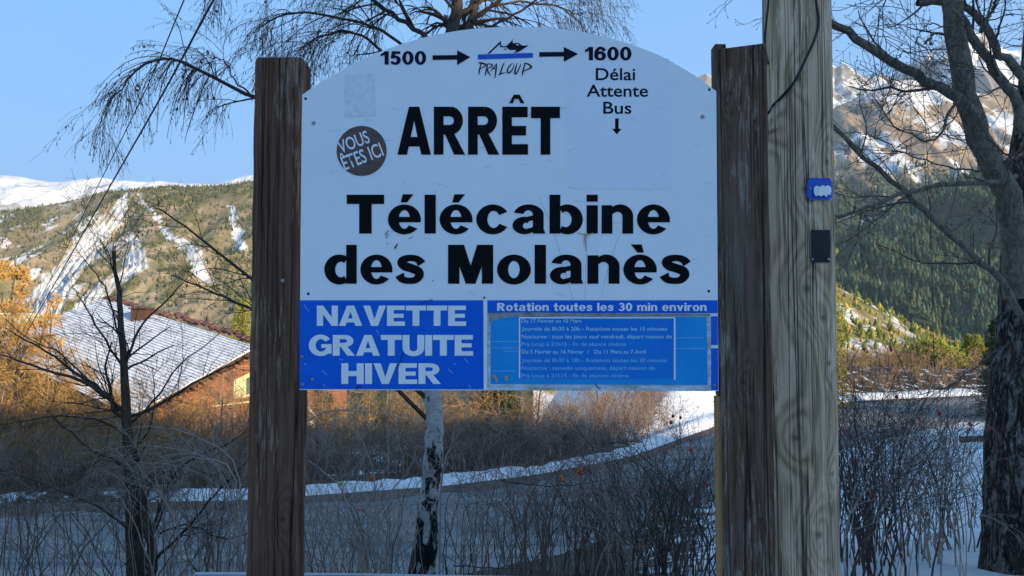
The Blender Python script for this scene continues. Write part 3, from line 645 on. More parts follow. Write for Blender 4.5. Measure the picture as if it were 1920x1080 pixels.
thicket('thicket', 'low straw coloured brush before the golden trees', 260, (-26,-12), (5,10), 3.0, M['twig_gold'], 5)

sap = []
for i in range(26):
    px = random.choice([random.uniform(-20, 250), random.uniform(250, 470), random.uniform(560, 780), random.uniform(560, 1000)]); Y = random.uniform(26.5, 31) if px < 500 else random.uniform(29, 33)
    x, y, h = px_tree(px, Y, random.uniform(690, 800)); e_ = tree_far('sapling', 'slim pale sapling standing in the brush beyond the road', 'tree', x, y, h, M['twig_tan' if i % 3 else 'twig_grey'], M['twig_brown' if i % 2 else 'twig_tan'], .7, .34, 'slim pale saplings in the brush beyond the road', r0=.05, up=.6); sap.append((x/y, e_))
ORD_ = 'first second third fourth fifth sixth seventh eighth ninth tenth eleventh twelfth thirteenth fourteenth fifteenth sixteenth seventeenth eighteenth nineteenth twentieth twenty-first twenty-second twenty-third twenty-fourth twenty-fifth twenty-sixth'.split()
for k, (_, e_) in enumerate(sorted(sap, key=lambda q: q[0])): e_['label'] = 'slim sapling in the brush beyond the road, '+ORD_[k]+' counted from the left'
def thicket2(label, n, xs, yo, h, mat, **k): thicket('thicket', label, n, xs, yo, h, mat, **k)
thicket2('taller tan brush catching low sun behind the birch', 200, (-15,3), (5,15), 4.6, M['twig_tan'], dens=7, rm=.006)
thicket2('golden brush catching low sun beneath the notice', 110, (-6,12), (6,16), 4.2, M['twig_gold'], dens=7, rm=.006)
thicket2('tan brush between the snowy strip and yellow pines', 420, (16,48), (2.5,16), 2.1, M['twig_tan'], dens=7, rm=.008)
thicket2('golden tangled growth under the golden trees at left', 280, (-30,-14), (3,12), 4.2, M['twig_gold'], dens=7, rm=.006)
# ---------------------------------------------------------------- near trees
def tapered_side(limbs, n, ln, **k):
    out = []
    for P, Rd in limbs: out.append(spawn(P[None], Rd[None], n, k.get('t0', .15), 1., k.get('ang', .8), ln, K=7, droop=k.get('droop', .02), wig=k.get('wig', .12), rr=k.get('rr', .5), rmin=k.get('rmin', .0015), taper_len=.5, bias=k.get('bias')))
    return np.concatenate([o[0] for o in out]), np.concatenate([o[1] for o in out])

# birch: trunk behind the board, drooping twigs with catkins above and to the left
def birch():
    Yb = 8.0; x0 = at(785,1080,Yb)[0]; z0 = float(ground(x0, Yb))
    e = empty('birch_tree', (x0, Yb, z0-.1), 'white barked birch with drooping catkin twigs right behind the sign', 'tree')
    lo, rl = limb([(778,1180),(790,1080),(800,1000),(803,940),(812,860),(815,800),(812,735),(822,600),(835,400),(850,200),(862,100)], Yb, Yb, .155, .085, 44)
    rl = np.interp(np.linspace(0,1,44), [0,.1,.25,.5,1], [.185,.155,.115,.10,.085]); lo[1:-1] += RNG.normal(size=(42,3))*.006
    Tubes().add(lo, rl, 18).build('trunk', M['birch'], e)
    mains = []
    for pts, ya, yb, ra, rb in [
        ([(862,110),(848,60),(856,20),(850,-60),(840,-200)], 8, 8, .085, .05),
        ([(862,110),(880,50),(892,10),(905,-70),(920,-180)], 8, 8.2, .06, .03),
        ([(850,150),(800,72),(740,30),(690,-10),(620,-80)], 8, 7.4, .032, .018),
        ([(840,200),(760,90),(700,50),(610,30),(540,25),(490,50)], 8, 7.2, .022, .008),
        ([(835,230),(720,100),(660,60),(600,70),(560,95)], 8, 7.5, .02, .007),
        ([(835,420),(640,230),(560,200),(475,181),(420,155),(370,130),(335,112),(300,110),(265,125),(240,150),(222,172),(200,190)], 8, 7.0, .028, .004),
        ([(470,178),(440,150),(425,120),(400,108),(375,112)], 7.5, 7.2, .010, .003),
        ([(885,40),(930,10),(1000,5),(1060,20),(1100,60)], 8, 8.4, .018, .006),
        ([(875,70),(960,30),(1020,-10),(1100,-30)], 8, 8.4, .018, .008),
        ([(860,30),(800,-40),(720,-60),(600,-90),(500,-70)], 8, 7, .02, .008),
        ([(850,-20),(760,-90),(600,-150),(450,-130),(380,-60)], 8, 6.8, .02, .006),
        ([(870,-20),(950,-90),(1050,-110),(1120,-40)], 8, 8.3, .02, .006)]:
        P, Rd = limb(pts, ya, yb, ra, rb, 18, .008)
        Tubes().add(P, Rd, 8).build('branch', M['limb'], e); mains.append((P, Rd))
    # two darker limbs that come out low on the left, seen beside the post
    lows = []
    for pts in ([(815,760),(700,660),(560,585),(471,521),(415,478),(370,442),(311,401),(285,385)], [(815,800),(700,690),(560,620),(471,579),(415,555),(364,534),(326,516)]):
        P, Rd = limb(pts, 8, 6.6, .026, .004, 18, .006); Tubes().add(P, Rd, 6).build('branch', M['bark_dark'], e); lows.append((P, Rd))
    a, ra = tapered_side(mains[:5]+mains[7:], 13, .95, droop=.10, ang=.7, rr=.5, t0=.25)
    a5, r5 = tapered_side(mains[5:7], 6, .6, droop=.12, ang=.7, rr=.5, t0=.25); a = np.concatenate([a, a5]); ra = np.concatenate([ra, r5])
    b, rb = spawn(a, ra, 7, .15, 1, .6, .55, K=6, droop=.16, wig=.10, rmin=.0018)
    c, rc = spawn(b, rb, 4, .2, 1, .5, .33, K=5, droop=.22, wig=.10, rmin=.0014)
    m2, r2 = mains[5]; d0, rd0 = spawn(m2[None], r2[None], 34, .36, 1, 1.0, .85, K=8, droop=.22, wig=.07, rr=.4, rmin=.0015, taper_len=.3, bias=(0,0,-.35))
    m3, r3 = mains[6]; d1, rd1 = spawn(m3[None], r3[None], 16, .2, 1, 1.0, .7, K=8, droop=.26, wig=.07, rr=.5, rmin=.0015, taper_len=.3, bias=(0,0,-.35))
    d0 = np.concatenate([d0, d1]); rd0 = np.concatenate([rd0, rd1])
    d2, rd2 = spawn(d0, rd0, 6, .1, 1, .5, .32, K=5, droop=.22, wig=.08, rmin=.0011)
    t = Tubes()
    for P, Rd, s_ in ((a, ra, 4), (b, rb, 3), (c, rc, 3), (d0, rd0, 3), (d2, rd2, 3)): t.add(P, Rd, s_)
    e1, r1 = tapered_side(lows, 13, .75, droop=-.01, ang=.7, t0=.4, wig=.14); f1, rf1 = spawn(e1, r1, 5, .2, 1, .7, .30, K=4, droop=.0, wig=.2, rmin=.0012)
    t.add(e1, r1, 3); t.add(f1, rf1, 3)
    t.build('twigs', M['twig_dark'], e, kind='stuff')
    C1, _ = along(np.concatenate([c, d2]), 1); keep = RNG.random(len(C1)) < .9; C1 = C1[keep]
    C2, _ = along(d0, 6); C1 = np.concatenate([C1, C2])
    D = np.tile(np.array([[0,0,-1.]]), (len(C1),1))+RNG.normal(size=(len(C1),3))*.18
    V, Fc = spindles(C1, D, .03*RNG.uniform(.6, 1.4, len(C1)), .0045); mk('catkins', V, Fc, M['catkin'], e, kind='stuff')
    C2, _ = along(f1, 1); C2 = C2[:24]; V, Fc = spindles(C2, np.tile(np.array([[0,0,-1.]]), (len(C2),1)), .035, .006); mk('catkins', V, Fc, M['catkin'], e, kind='stuff')
    C3, _ = along(b, 1); C3 = C3[RNG.random(len(C3)) < .05]; V, Fc = spindles(C3, RNG.normal(size=C3.shape)-np.array([0,0,1.]), .05, .018); mk('dry_leaves', V, Fc, M['leaf_dry'], e, kind='stuff')
birch()

# dark bare tree on the left
def dark_tree():
    Y0 = 7.2; x0 = at(255,1080,Y0)[0]; z0 = float(ground(x0, Y0)); e = empty('bare_tree', (x0, Y0, z0-.1), 'dark bare forked tree in front of the snowy roof, left of the sign', 'tree')
    tr, rt = limb([(262,1180),(255,1080),(250,980),(247,900),(240,830),(236,750),(232,680),(226,600),(222,540),(214,500),(212,470)], Y0, Y0-.1, .088, .013, 34, .004)
    rt = np.interp(np.linspace(0,1,34), [0,.2,.45,.7,1], [.10,.075,.045,.028,.010]); Tubes().add(tr, rt, 12).build('trunk', M['bark_dark'], e)
    L = []
    for pts, r0, r1, ya, yb in [
        ([(265,1120),(288,1060),(275,990),(266,930),(250,860)], .05, .035, 7.1, 7.2),
        ([(238,780),(200,745),(145,710),(60,685),(-10,662)], .026, .006, 7.2, 6.9),
        ([(220,770),(200,740),(130,690),(90,660),(40,632),(10,615)], .022, .004, 7.2, 7.4),
        ([(205,745),(160,705),(110,660),(60,640),(0,590)], .012, .003, 7.2, 7.0),
        ([(240,790),(215,770),(205,740),(200,690),(210,640)], .024, .006, 7.15, 7.0),
        ([(246,780),(300,760),(370,715),(420,690),(470,670)], .018, .004, 7.2, 7.0),
        ([(232,690),(205,650),(175,600),(150,560),(138,540)], .014, .003, 7.2, 7.1),
        ([(234,700),(250,640),(270,605),(300,575),(328,545),(352,520)], .015, .003, 7.2, 6.9),
        ([(228,640),(205,560),(185,520),(160,490),(152,480)], .010, .003, 7.2, 7.2),
        ([(214,510),(205,480),(190,455),(168,430),(152,405)], .007, .002, 7.1, 7.1),
        ([(214,500),(212,460),(228,440),(248,430)], .006, .002, 7.1, 7.0),
        ([(240,800),(290,750),(330,690),(380,650),(430,610)], .012, .003, 7.2, 7.3),
        ([(242,820),(190,790),(120,780),(40,790),(-20,800)], .012, .003, 7.2, 6.8),
        ([(245,890),(215,860),(180,850),(120,800),(90,770)], .02, .004, 7.2, 7.0),
        ([(290,1050),(340,1000),(400,930),(440,890),(468,855)], .018, .004, 7.1, 6.8),
        ([(282,1010),(320,900),(380,850),(430,830),(470,800)], .014, .004, 7.1, 6.9),
        ([(250,1000),(200,960),(140,930),(60,900),(0,880)], .012, .003, 7.1, 6.6),
        ([(300,1000),(350,985),(420,1010),(470,1000)], .01, .003, 7.1, 6.7),
        ([(244,860),(280,800),(290,740),(285,690)], .012, .003, 7.2, 7.0)]:
        P, Rd = limb(pts, ya, yb, r0, r1, 14, .006); Tubes().add(P, Rd, 7).build('branch', M['bark_dark'], e); L.append((P, Rd))
    L.append((tr[12:], rt[12:]))
    a, ra = tapered_side(L, 13, .60, ang=.75, droop=-.02, wig=.15, rr=.36, t0=.12); b, rb = spawn(a, ra, 4, .2, 1, .7, .25, K=5, droop=-.02, wig=.2, rmin=.0013)
    c, rc = spawn(b, rb, 2, .2, 1, .7, .1, K=3, wig=.2, rmin=.0011)
    t = Tubes(); t.add(a, ra, 4); t.add(b, rb, 3); t.add(c, rc, 3); t.build('twigs', M['twig_dark'], e, kind='stuff')
    C1, D = along(b, 1); V, Fc = spindles(C1, D+RNG.normal(size=D.shape)*.6, .012, .0035); mk('buds', V, Fc, M['twig_dark'], e, kind='stuff')
dark_tree()

# big bare tree on the right
def right_tree():
    Y0 = 6.0; x0 = at(1900,1080,Y0)[0]; z0 = float(ground(x0, Y0)); e = empty('bare_tree', (x0, Y0, z0-.1), 'large bare tree with flaky trunk and forked limbs at the right edge', 'tree')
    tr, rt = limb([(1905,1250),(1904,1080),(1906,900),(1910,760),(1912,640),(1912,540),(1910,440),(1914,330),(1925,200),(1935,60),(1945,-100)], Y0, Y0+.2, .25, .06, 60)
    rt = np.interp(np.linspace(0,1,60), [0,.15,.3,.5,.62,.8,1], [.30,.255,.215,.155,.11,.08,.05])
    ph = np.linspace(0, 9, 60); rt = rt*(1+.04*np.sin(ph*3)+.03*RNG.normal(size=60)); Tubes().add(tr, rt, 22).build('trunk', M['bark_trunk'], e)
    L = []
    for pts, r0, r1, ya, yb, mat in [
        ([(1908,560),(1905,460),(1893,385),(1868,320),(1835,240),(1812,175),(1797,95),(1784,10),(1780,-90)], .105, .07, 6.0, 5.7, 'bark_grey'),
        ([(1830,225),(1800,183),(1740,153),(1673,117),(1607,70),(1550,38),(1480,5),(1400,-20)], .045, .022, 5.75, 5.5, 'bark_grey'),
        ([(1914,250),(1905,187),(1867,133),(1827,73),(1800,35),(1770,5),(1720,5)], .042, .028, 5.9, 5.8, 'bark_grey'),
        ([(1950,230),(1920,150),(1873,97),(1840,43),(1800,3),(1770,-40)], .04, .026, 6.1, 6.0, 'bark_grey'),
        ([(1912,590),(1880,525),(1840,495),(1755,415),(1695,360),(1620,295),(1560,235),(1500,180)], .03, .014, 5.9, 5.6, 'bark_grey'),
        ([(1905,330),(1860,342),(1750,350),(1660,375),(1600,398),(1540,412)], .024, .012, 5.9, 5.4, 'bark_grey'),
        ([(1870,320),(1820,318),(1760,308),(1700,290),(1650,260),(1600,245)], .008, .003, 5.8, 5.5, 'twig_dark'),
        ([(1925,270),(1890,290),(1850,260),(1800,265),(1755,248),(1690,245),(1652,222)], .007, .003, 5.6, 5.2, 'twig_dark'),
        ([(1810,180),(1790,200),(1775,215),(1762,250),(1740,268),(1715,255),(1680,240),(1655,205),(1635,180)], .014, .003, 5.6, 5.2, 'bark_grey'),
        ([(1805,85),(1770,90),(1720,98),(1690,100),(1675,110)], .006, .003, 5.6, 5.5, 'twig_dark'),
        ([(1785,50),(1740,48),(1722,70),(1712,110)], .006, .002, 5.6, 5.5, 'twig_dark'),
        ([(1930,120),(1900,140),(1870,165),(1820,195),(1780,230),(1740,262)], .006, .003, 5.5, 5.2, 'twig_dark'),
        ([(1690,0),(1665,-10),(1657,30),(1660,80),(1668,130),(1668,170)], .005, .002, 5.4, 5.3, 'twig_dark'),
        ([(1785,20),(1810,50),(1840,100),(1865,-20)], .006, .003, 5.6, 5.3, 'twig_dark'),
        ([(1840,60),(1870,0),(1900,-60)], .02, .012, 5.9, 5.9, 'bark_grey'),
        ([(1925,285),(1892,300),(1885,305)], .016, .012, 5.9, 5.8, 'bark_grey'),
        ([(1890,640),(1840,680),(1790,720),(1720,740)], .008, .003, 5.8, 5.4, 'twig_dark')]:
        P, Rd = limb(pts, ya, yb, r0, r1, 22, .008); Tubes().add(P, Rd, 10 if r0 > .02 else 5).build('branch', M[mat], e); L.append((P, Rd))
    a, ra = tapered_side(L[1:], 8, .95, ang=.8, droop=-.03, wig=.16, rr=.34, t0=.1, rmin=.0028); b, rb = spawn(a, ra, 4, .2, 1, .7, .34, K=6, droop=-.03, wig=.2, rmin=.0017)
    c, rc = spawn(b, rb, 2, .3, 1, .7, .12, K=4, wig=.2, rmin=.0014)
    t = Tubes(); t.add(a, ra, 4); t.add(b, rb, 3); t.add(c, rc, 3); t.build('twigs', M['twig_dark'], e, kind='stuff')
    E = np.concatenate([b[:,-1], c[:,-1]]); D = np.concatenate([b[:,-1]-b[:,-2], c[:,-1]-c[:,-2]]); V, Fc = spindles(E, D, .022, .0045); mk('buds', V, Fc, M['twig_dark'], e, kind='stuff')
    for (px, py) in ((1810,540),(1862,462),(1745,72)):
        C1 = np.repeat(np.array([at(px, py, 5.5)]), 7, 0)+RNG.normal(size=(7,3))*.012; V, Fc = spindles(C1, RNG.normal(size=(7,3)), .05, .016); mk('dry_leaves', V, Fc, M['leaf_dry'], e)
right_tree()

# ---------------------------------------------------------------- near shrubs
def shrub(px, Y, top, label, stems=14, spread=.35, mat='twig_brown', dens=5, name='shrub', r=.008, lean=(0,0), n2=3, curve=.5, cat='shrub', group='bare shrubs on the slope below the sign', ln=.45):
    x = (px-CX)/F*Y; z = float(ground(x, Y)); h = at(px, top, Y)[2]-z; e = empty(name, (x, Y, z-.03), label, cat, group)
    K = 9; n = stems; s = np.linspace(0, 1, K); P = np.zeros((n,K,3)); d = RNG.normal(size=(n,2))*spread+np.array(lean); hh = h*RNG.uniform(.6, 1.05, n)
    b0 = RNG.normal(size=(n,2))*.10*min(1.5, h)
    P[:,:,0] = x+b0[:,0:1]+d[:,0:1]*hh[:,None]*s**(1+curve); P[:,:,1] = Y+b0[:,1:]+d[:,1:]*hh[:,None]*s**(1+curve)*.7; P[:,:,2] = z-.03+hh[:,None]*(s-.12*s**3)
    P[:,1:] += np.cumsum(RNG.normal(size=(n,K-1,3))*h*.017, 1); Rd = np.linspace(1, .25, K)[None]*r*RNG.uniform(.5, 1.3, (n,1))
    t = Tubes(); t.add(P, Rd, 5); t.build('stems', M[mat], e)
    a, ra = spawn(P, Rd, dens, .2, 1, .6, h*ln, K=6, droop=.02, wig=.14, rr=.6, rmin=.0016, taper_len=.4); b, rb = spawn(a, ra, n2, .2, 1, .7, h*.17, K=4, droop=.02, wig=.2, rmin=.0013)
    t = Tubes(); t.add(a, ra, 3); t.add(b, rb, 3); t.build('twigs', M[mat], e, kind='stuff')
    return e, a, b
for a in [
    (585,8.5,780,'slim bare shrub just right of the left post',10,.16,'twig_brown',4),
    (650,7.5,850,'bare shrub between the left post and the birch',14,.22,'twig_grey',4),
    (715,9.,800,'bare shrub with pale stems left of the birch trunk',12,.22,'twig_grey',4),
    (760,7.,830,'leaning grey shrub crossing the birch foot',9,.30,'twig_grey',4),
    (880,9.,820,'open bare shrub just right of the birch trunk',15,.22,'twig_dark',4),
    (950,8.,850,'bare shrub below the middle of the notice',16,.22,'twig_brown',4),
    (1020,7.5,850,'upright bare shrub below the notice',20,.2,'twig_brown',5),
    (1090,7.,840,'dense bare shrub beneath the right part of the notice',24,.2,'twig_brown',5),
    (1150,8.,810,'tall dense shrub two steps left of the right post',24,.22,'twig_brown',5),
    (1210,6.5,840,'thick twiggy shrub before the bend of the road',26,.22,'twig_dark',5),
    (1270,7.2,790,'dense shrub by the right post with red hips near',26,.22,'twig_brown',6),
    (1325,6.2,800,'shrub half behind the right post',22,.24,'twig_dark',5),
    (1600,6.5,700,'dense shrub beside the pole above the snow',28,.22,'twig_dark',5),
    (1665,7.5,660,'tall shrub right of the pole before the road',26,.25,'twig_brown',5),
    (1740,8.5,660,'tall thin shrub between the pole and big trunk',18,.25,'twig_dark',5),
    (1800,9.5,700,'thin shrub on the snow left of the big trunk',10,.22,'twig_brown',5),
    (1850,7.5,720,'scrubby shrub at the foot of the big trunk',14,.25,'twig_dark',4),
    (60,8.5,790,'low tangled shrub at the left edge above the road',9,.6,'twig_brown',6),
    (150,8.8,800,'low tangled shrub behind the dark tree stems',8,.6,'twig_brown',5),
    (350,8.5,760,'grey tangled shrub left of the left post',12,.45,'twig_grey',6),
    (430,8.,790,'grey arching shrub against the left post',12,.35,'twig_grey',5),
    (15,6.2,905,'small weedy shrub in the bottom left corner',5,.2,'twig_brown',3),
    (900,7.6,770,'tall grey shrub just right of the birch, in front of the thin ones',14,.3,'twig_grey',5),
    (1000,6.8,790,'tall grey brown shrub under the middle of the notice',18,.3,'twig_brown',5),
    (1120,7.4,760,'tall brown shrub reaching the bottom edge of the notice',22,.3,'twig_brown',6),
    (1185,6.2,780,'grey twiggy shrub in front of the tall brown one',20,.3,'twig_grey',5),
    (1290,6.8,750,'tall brown shrub touching the board corner by the right post',22,.3,'twig_brown',6),
    (690,8.6,770,'tall brown shrub midway between left post and birch',14,.3,'twig_brown',5),
    (605,7.,800,'grey shrub growing up beside the left post',12,.3,'twig_grey',5),
    (1625,7.2,640,'tall brown shrub between pole and rose bush',20,.3,'twig_brown',6),
    (1710,6.6,680,'grey brown shrub right of the rose bush',20,.32,'twig_grey',5),
    (1780,7.6,690,'brown shrub left of the big trunk with spreading twigs',18,.35,'twig_brown',6),
    (100,7.6,760,'tangled brown shrub beneath the golden trees',12,.6,'twig_brown',7),
    (200,8.2,770,'tangled grey shrub crossing the dark tree stem',12,.5,'twig_grey',7),
    (300,7.8,770,'tangled brown shrub just right of the dark tree',14,.5,'twig_brown',7),
    (400,7.2,780,'twiggy brown shrub close to the left post',14,.4,'twig_brown',7),
    ]: shrub(a[0], a[1], a[2], a[3], stems=max(5, int(a[4]*.72)), spread=a[5], mat=a[6], dens=a[7])
ORD = 'first second third fourth fifth sixth seventh eighth ninth tenth eleventh twelfth thirteenth fourteenth fifteenth sixteenth seventeenth eighteenth nineteenth twentieth twenty-first twenty-second twenty-third twenty-fourth twenty-fifth twenty-sixth'.split()
small = []
for i in range(26):
    px = 560+i*31+random.uniform(-12,12) if i < 25 else 520; Y = random.uniform(10.5, 15.5)
    if px > 1330: continue
    small.append((px, shrub(px, Y, random.uniform(860, 940)-(60 if px > 1000 else 0), 'small bare shrub near the road edge down the slope', stems=7, spread=.35, mat=random.choice(['twig_brown','twig_grey','twig_dark']), dens=5, group='small bare shrubs near the road edge', r=.007, n2=2)[0]))
for k, (px, e) in enumerate(sorted(small, key=lambda q: q[0])): e['label'] = 'small bare shrub near the road edge, '+ORD[k]+' from the left post'
def rnd_arcs(n, x0, x1, yt0, yt1, lf=-1):
    out = []
    for _ in range(n):
        bx = random.uniform(x0, x1); ty = random.uniform(yt0, yt1); dx = lf*random.uniform(60, 230)
        out.append([(bx,1150), (bx+random.uniform(-25,25), 1000), (bx+dx*.12, (ty+1000)/2-20), (bx+dx*.4, ty), (bx+dx*.75, ty+random.uniform(-8,30)), (bx+dx, ty+random.uniform(5,80))])
    return out
# arching grey canes in front of the dark tree
def canes(name, label, mats, pts, Ys, r0=.007, cat='bush', n2=5):
    x, y, z = at(pts[0][0][0], pts[0][0][1], Ys); e = empty(name, (x, y, float(ground(x, y))), label, cat); L = []
    for p in pts:
        P, Rd = limb(p, Ys, Ys-.3*random.random(), r0*random.uniform(.7,1.2), .0015, 16, .006); Tubes().add(P, Rd, 5).build('cane', M[mats], e); L.append((P, Rd))
    a, ra = tapered_side(L, n2, .4, ang=.5, wig=.1, rr=.6, t0=.15, rmin=.0014); t = Tubes(); t.add(a, ra, 3); t.build('twigs', M[mats], e, kind='stuff'); return e
canes('arching_bush', 'pale grey arching canes between the dark tree and left post', 'twig_grey', [
    [(402,1160),(400,1000),(398,900),(400,820),(408,780)], [(402,1150),(405,960),(420,860),(440,800),(420,775),(408,740)], [(420,1150),(430,980),(410,880),(360,850),(290,870),(240,900)],
    [(430,1140),(440,960),(400,870),(340,845),(260,835),(180,845)], [(445,1150),(450,900),(390,830),(300,800),(220,810),(140,850)], [(350,1150),(330,980),(290,900),(300,860),(350,850),(420,845)],
    [(300,1120),(260,1000),(230,940),(200,920),(160,930)], [(420,1140),(425,940),(350,880),(250,870),(170,890)], [(455,1120),(440,900),(380,860),(320,865),(260,900),(220,930)]], 6.6)
canes('arching_bush', 'grey purple tangle of arching twigs low in front of the dark tree', 'twig_grey', rnd_arcs(26, 250, 460, 790, 930), 6.9, .0045, n2=7)
canes('arching_bush', 'brown tangle of arching twigs at the left edge above the road', 'twig_brown', rnd_arcs(18, 20, 330, 820, 900, -1)+rnd_arcs(10, -60, 100, 800, 900, 1), 7.6, .0045, n2=7)
canes('arching_bush', 'brown arching twigs crossing the road view under the notice', 'twig_brown', rnd_arcs(9, 1000, 1330, 790, 920, -1)+rnd_arcs(5, 850, 1100, 850, 950, 1), 6.6, .004, n2=6)
canes('arching_bush', 'grey arching twigs sprawling between the pole and the big trunk', 'twig_grey', rnd_arcs(8, 1650, 1850, 760, 960, -1)+rnd_arcs(7, 1560, 1700, 760, 980, 1), 5.2, .0035, n2=6)
canes('arching_bush', 'grey leaning stems crossing in front of the birch foot', 'twig_grey', [
    [(670,1150),(690,1000),(730,930),(775,870),(800,830)], [(700,1150),(710,960),(690,860),(670,800),(665,760)], [(705,1150),(740,980),(790,900),(830,860)], [(610,1150),(630,980),(650,900),(690,850)],
    [(560,800),(620,770),(700,772),(770,790),(800,810)], [(820,1120),(828,900),(850,830),(880,790)], [(690,1140),(650,940),(600,880),(570,860)]], 6.4, .011)
canes('arching_bush', 'dark arching brambles under the right half of the notice', 'twig_dark', [
    [(1345,1090),(1300,960),(1230,880),(1170,830),(1120,835),(1090,860)], [(1330,1020),(1280,930),(1200,870),(1120,840),(1000,830)], [(940,900),(1000,910),(1060,910),(1110,905),(1150,890)], [(850,1060),(920,1065),(1000,1070),(1060,1100)]], 6.0, .006)

def hips(sh, pxs, Y0, Y1, parent, mesh):
    for (px, py) in pxs:
        o = bpy.data.objects.new('rose_hip', mesh); COL.objects.link(o); o.parent = parent
        P = at(px, py, random.uniform(Y0, Y1)); o.location = [P[i]-parent.location[i] for i in range(3)]; s = random.uniform(.7, 1.3); o.scale = (s, s, s*1.25)
def ball_mesh(name, r, mat, st=8, ri=6):
    V = []; Fc = []
    for i in range(ri+1):
        for j in range(st): a = math.pi*i/ri; b = 2*math.pi*j/st; V.append((r*math.sin(a)*math.cos(b), r*math.sin(a)*math.sin(b), r*math.cos(a)))
    for i in range(ri):
        for j in range(st): Fc.append((i*st+j, (i+1)*st+j, (i+1)*st+(j+1) % st, i*st+(j+1) % st))
    me = bpy.data.meshes.new(name); me.from_pydata(V, [], Fc); me.update(); me.materials.append(mat); me.polygons.foreach_set('use_smooth', [True]*len(Fc)); return me
hipm = ball_mesh('rose_hip', .0105, M['hip'])
e, a, b = shrub(1640, 5.4, 640, 'wild rose bush hung with red hips right of the pole', stems=26, spread=.24, mat='twig_dark', dens=6, name='rose_bush', group=None, r=.008)
hips(e, [(1670,652),(1671,656),(1620,655),(1626,660),(1600,742),(1582,808),(1586,812),(1681,744),(1700,800),(1723,785),(1725,788),(1759,770),(1762,775),(1728,820),(1733,824),(1818,794),(1822,797),(1686,861),(1655,908),(1637,928),(1642,931),(1633,872),(1715,961),(1667,1008),(1722,902),(1604,747),(1855,805),(1640,1075)], 5.0, 5.5, e, hipm)
e, a, b = shrub(1240, 5.6, 800, 'wild rose bush with few red hips left of the right post', stems=20, spread=.25, mat='twig_dark', dens=6, name='rose_bush', group=None, r=.007)
hips(e, [(1090,814),(1094,818),(1088,884),(1092,888),(1094,882),(1160,878),(1262,780),(1258,792),(1323,905),(1326,909),(1237,910),(1250,848),(1296,843),(1276,783)], 5.3, 5.8, e, hipm)
for (px, py, Y, lab) in [(699,897,7.,'small withered orange leaf left of the birch trunk'), (637,908,7.,'yellow leaf on a twig right of the left post'), (1057,900,6.,'brownish orange leaf over the road edge'), (1089,884,6.,'bright orange leaf under the notice'), (680,958,7.,'pair of dull orange leaves above the road')]:
    C1 = np.repeat(np.array([at(px, py, Y)]), 4, 0)+RNG.normal(size=(4,3))*.012; V, Fc = spindles(C1, RNG.normal(size=(4,3)), .05, .014); o = mk('withered_leaf', V, Fc, M['leaf_orange'] if 'yellow' not in lab else M['twig_gold']); tag(o, lab, 'leaf')
# fallen log by the snow path and its edging
e = empty('path_edging', at(1810,800,34), 'snow capped timber edging across the slope beyond the shrubs', 'edging')
for k in range(2):
    xa = 21.3+k*1.7; ya = 34+k*.15; zz = float(ground(xa, ya)); m = MB(); m.beam((xa, ya, zz+.15), (xa+1.65, ya+.15, float(ground(xa+1.65, ya+.15))+.15), .18, .3); m.build('plank', M['bark_dark'], e)
    m = MB(); m.beam((xa, ya, zz+.34), (xa+1.6, ya+.15, float(ground(xa+1.65, ya+.15))+.34), .24, .10); bevel(m.build('snow_cap', M['snow'], e), .03)

# ---------------------------------------------------------------- cables
POLE_Y = 2.30; pole_x = at(1499, 540, POLE_Y)[0]
def cable(label, pts, r, n=60):
    P = catmull(pts, n); o = Tubes().add(P, np.full(n, r), 6).build('overhead_cable', M['rubber']); return tag(o, label, 'cable', 'overhead cables')
cable('thick black overhead cable slanting down over the left hillside', [(pole_x, POLE_Y, 7.0), at(560,-290,5.0), at(400,0,8), at(300,185,10.5), at(180,395,15), at(75,580,23), at(-20,745,34)], .014)
cable('thin overhead cable left of the thick one', [(pole_x, POLE_Y, 7.2), at(500,-360,5.4), at(345,0,8), at(270,175,10.5), at(165,385,15), at(65,580,23), at(-20,735,34)], .008)
cable('thin black wire hanging straight down before the right hand peaks', [at(1706,-120,9), at(1707,0,9), at(1708,260,9), at(1708,520,9), at(1708,700,9.)], .004)
cable('thin slanting wire right of the straight hanging wire', [at(1708,-120,9), at(1714,0,9), at(1731,180,9), at(1743,380,9), at(1752,700,9)], .004)

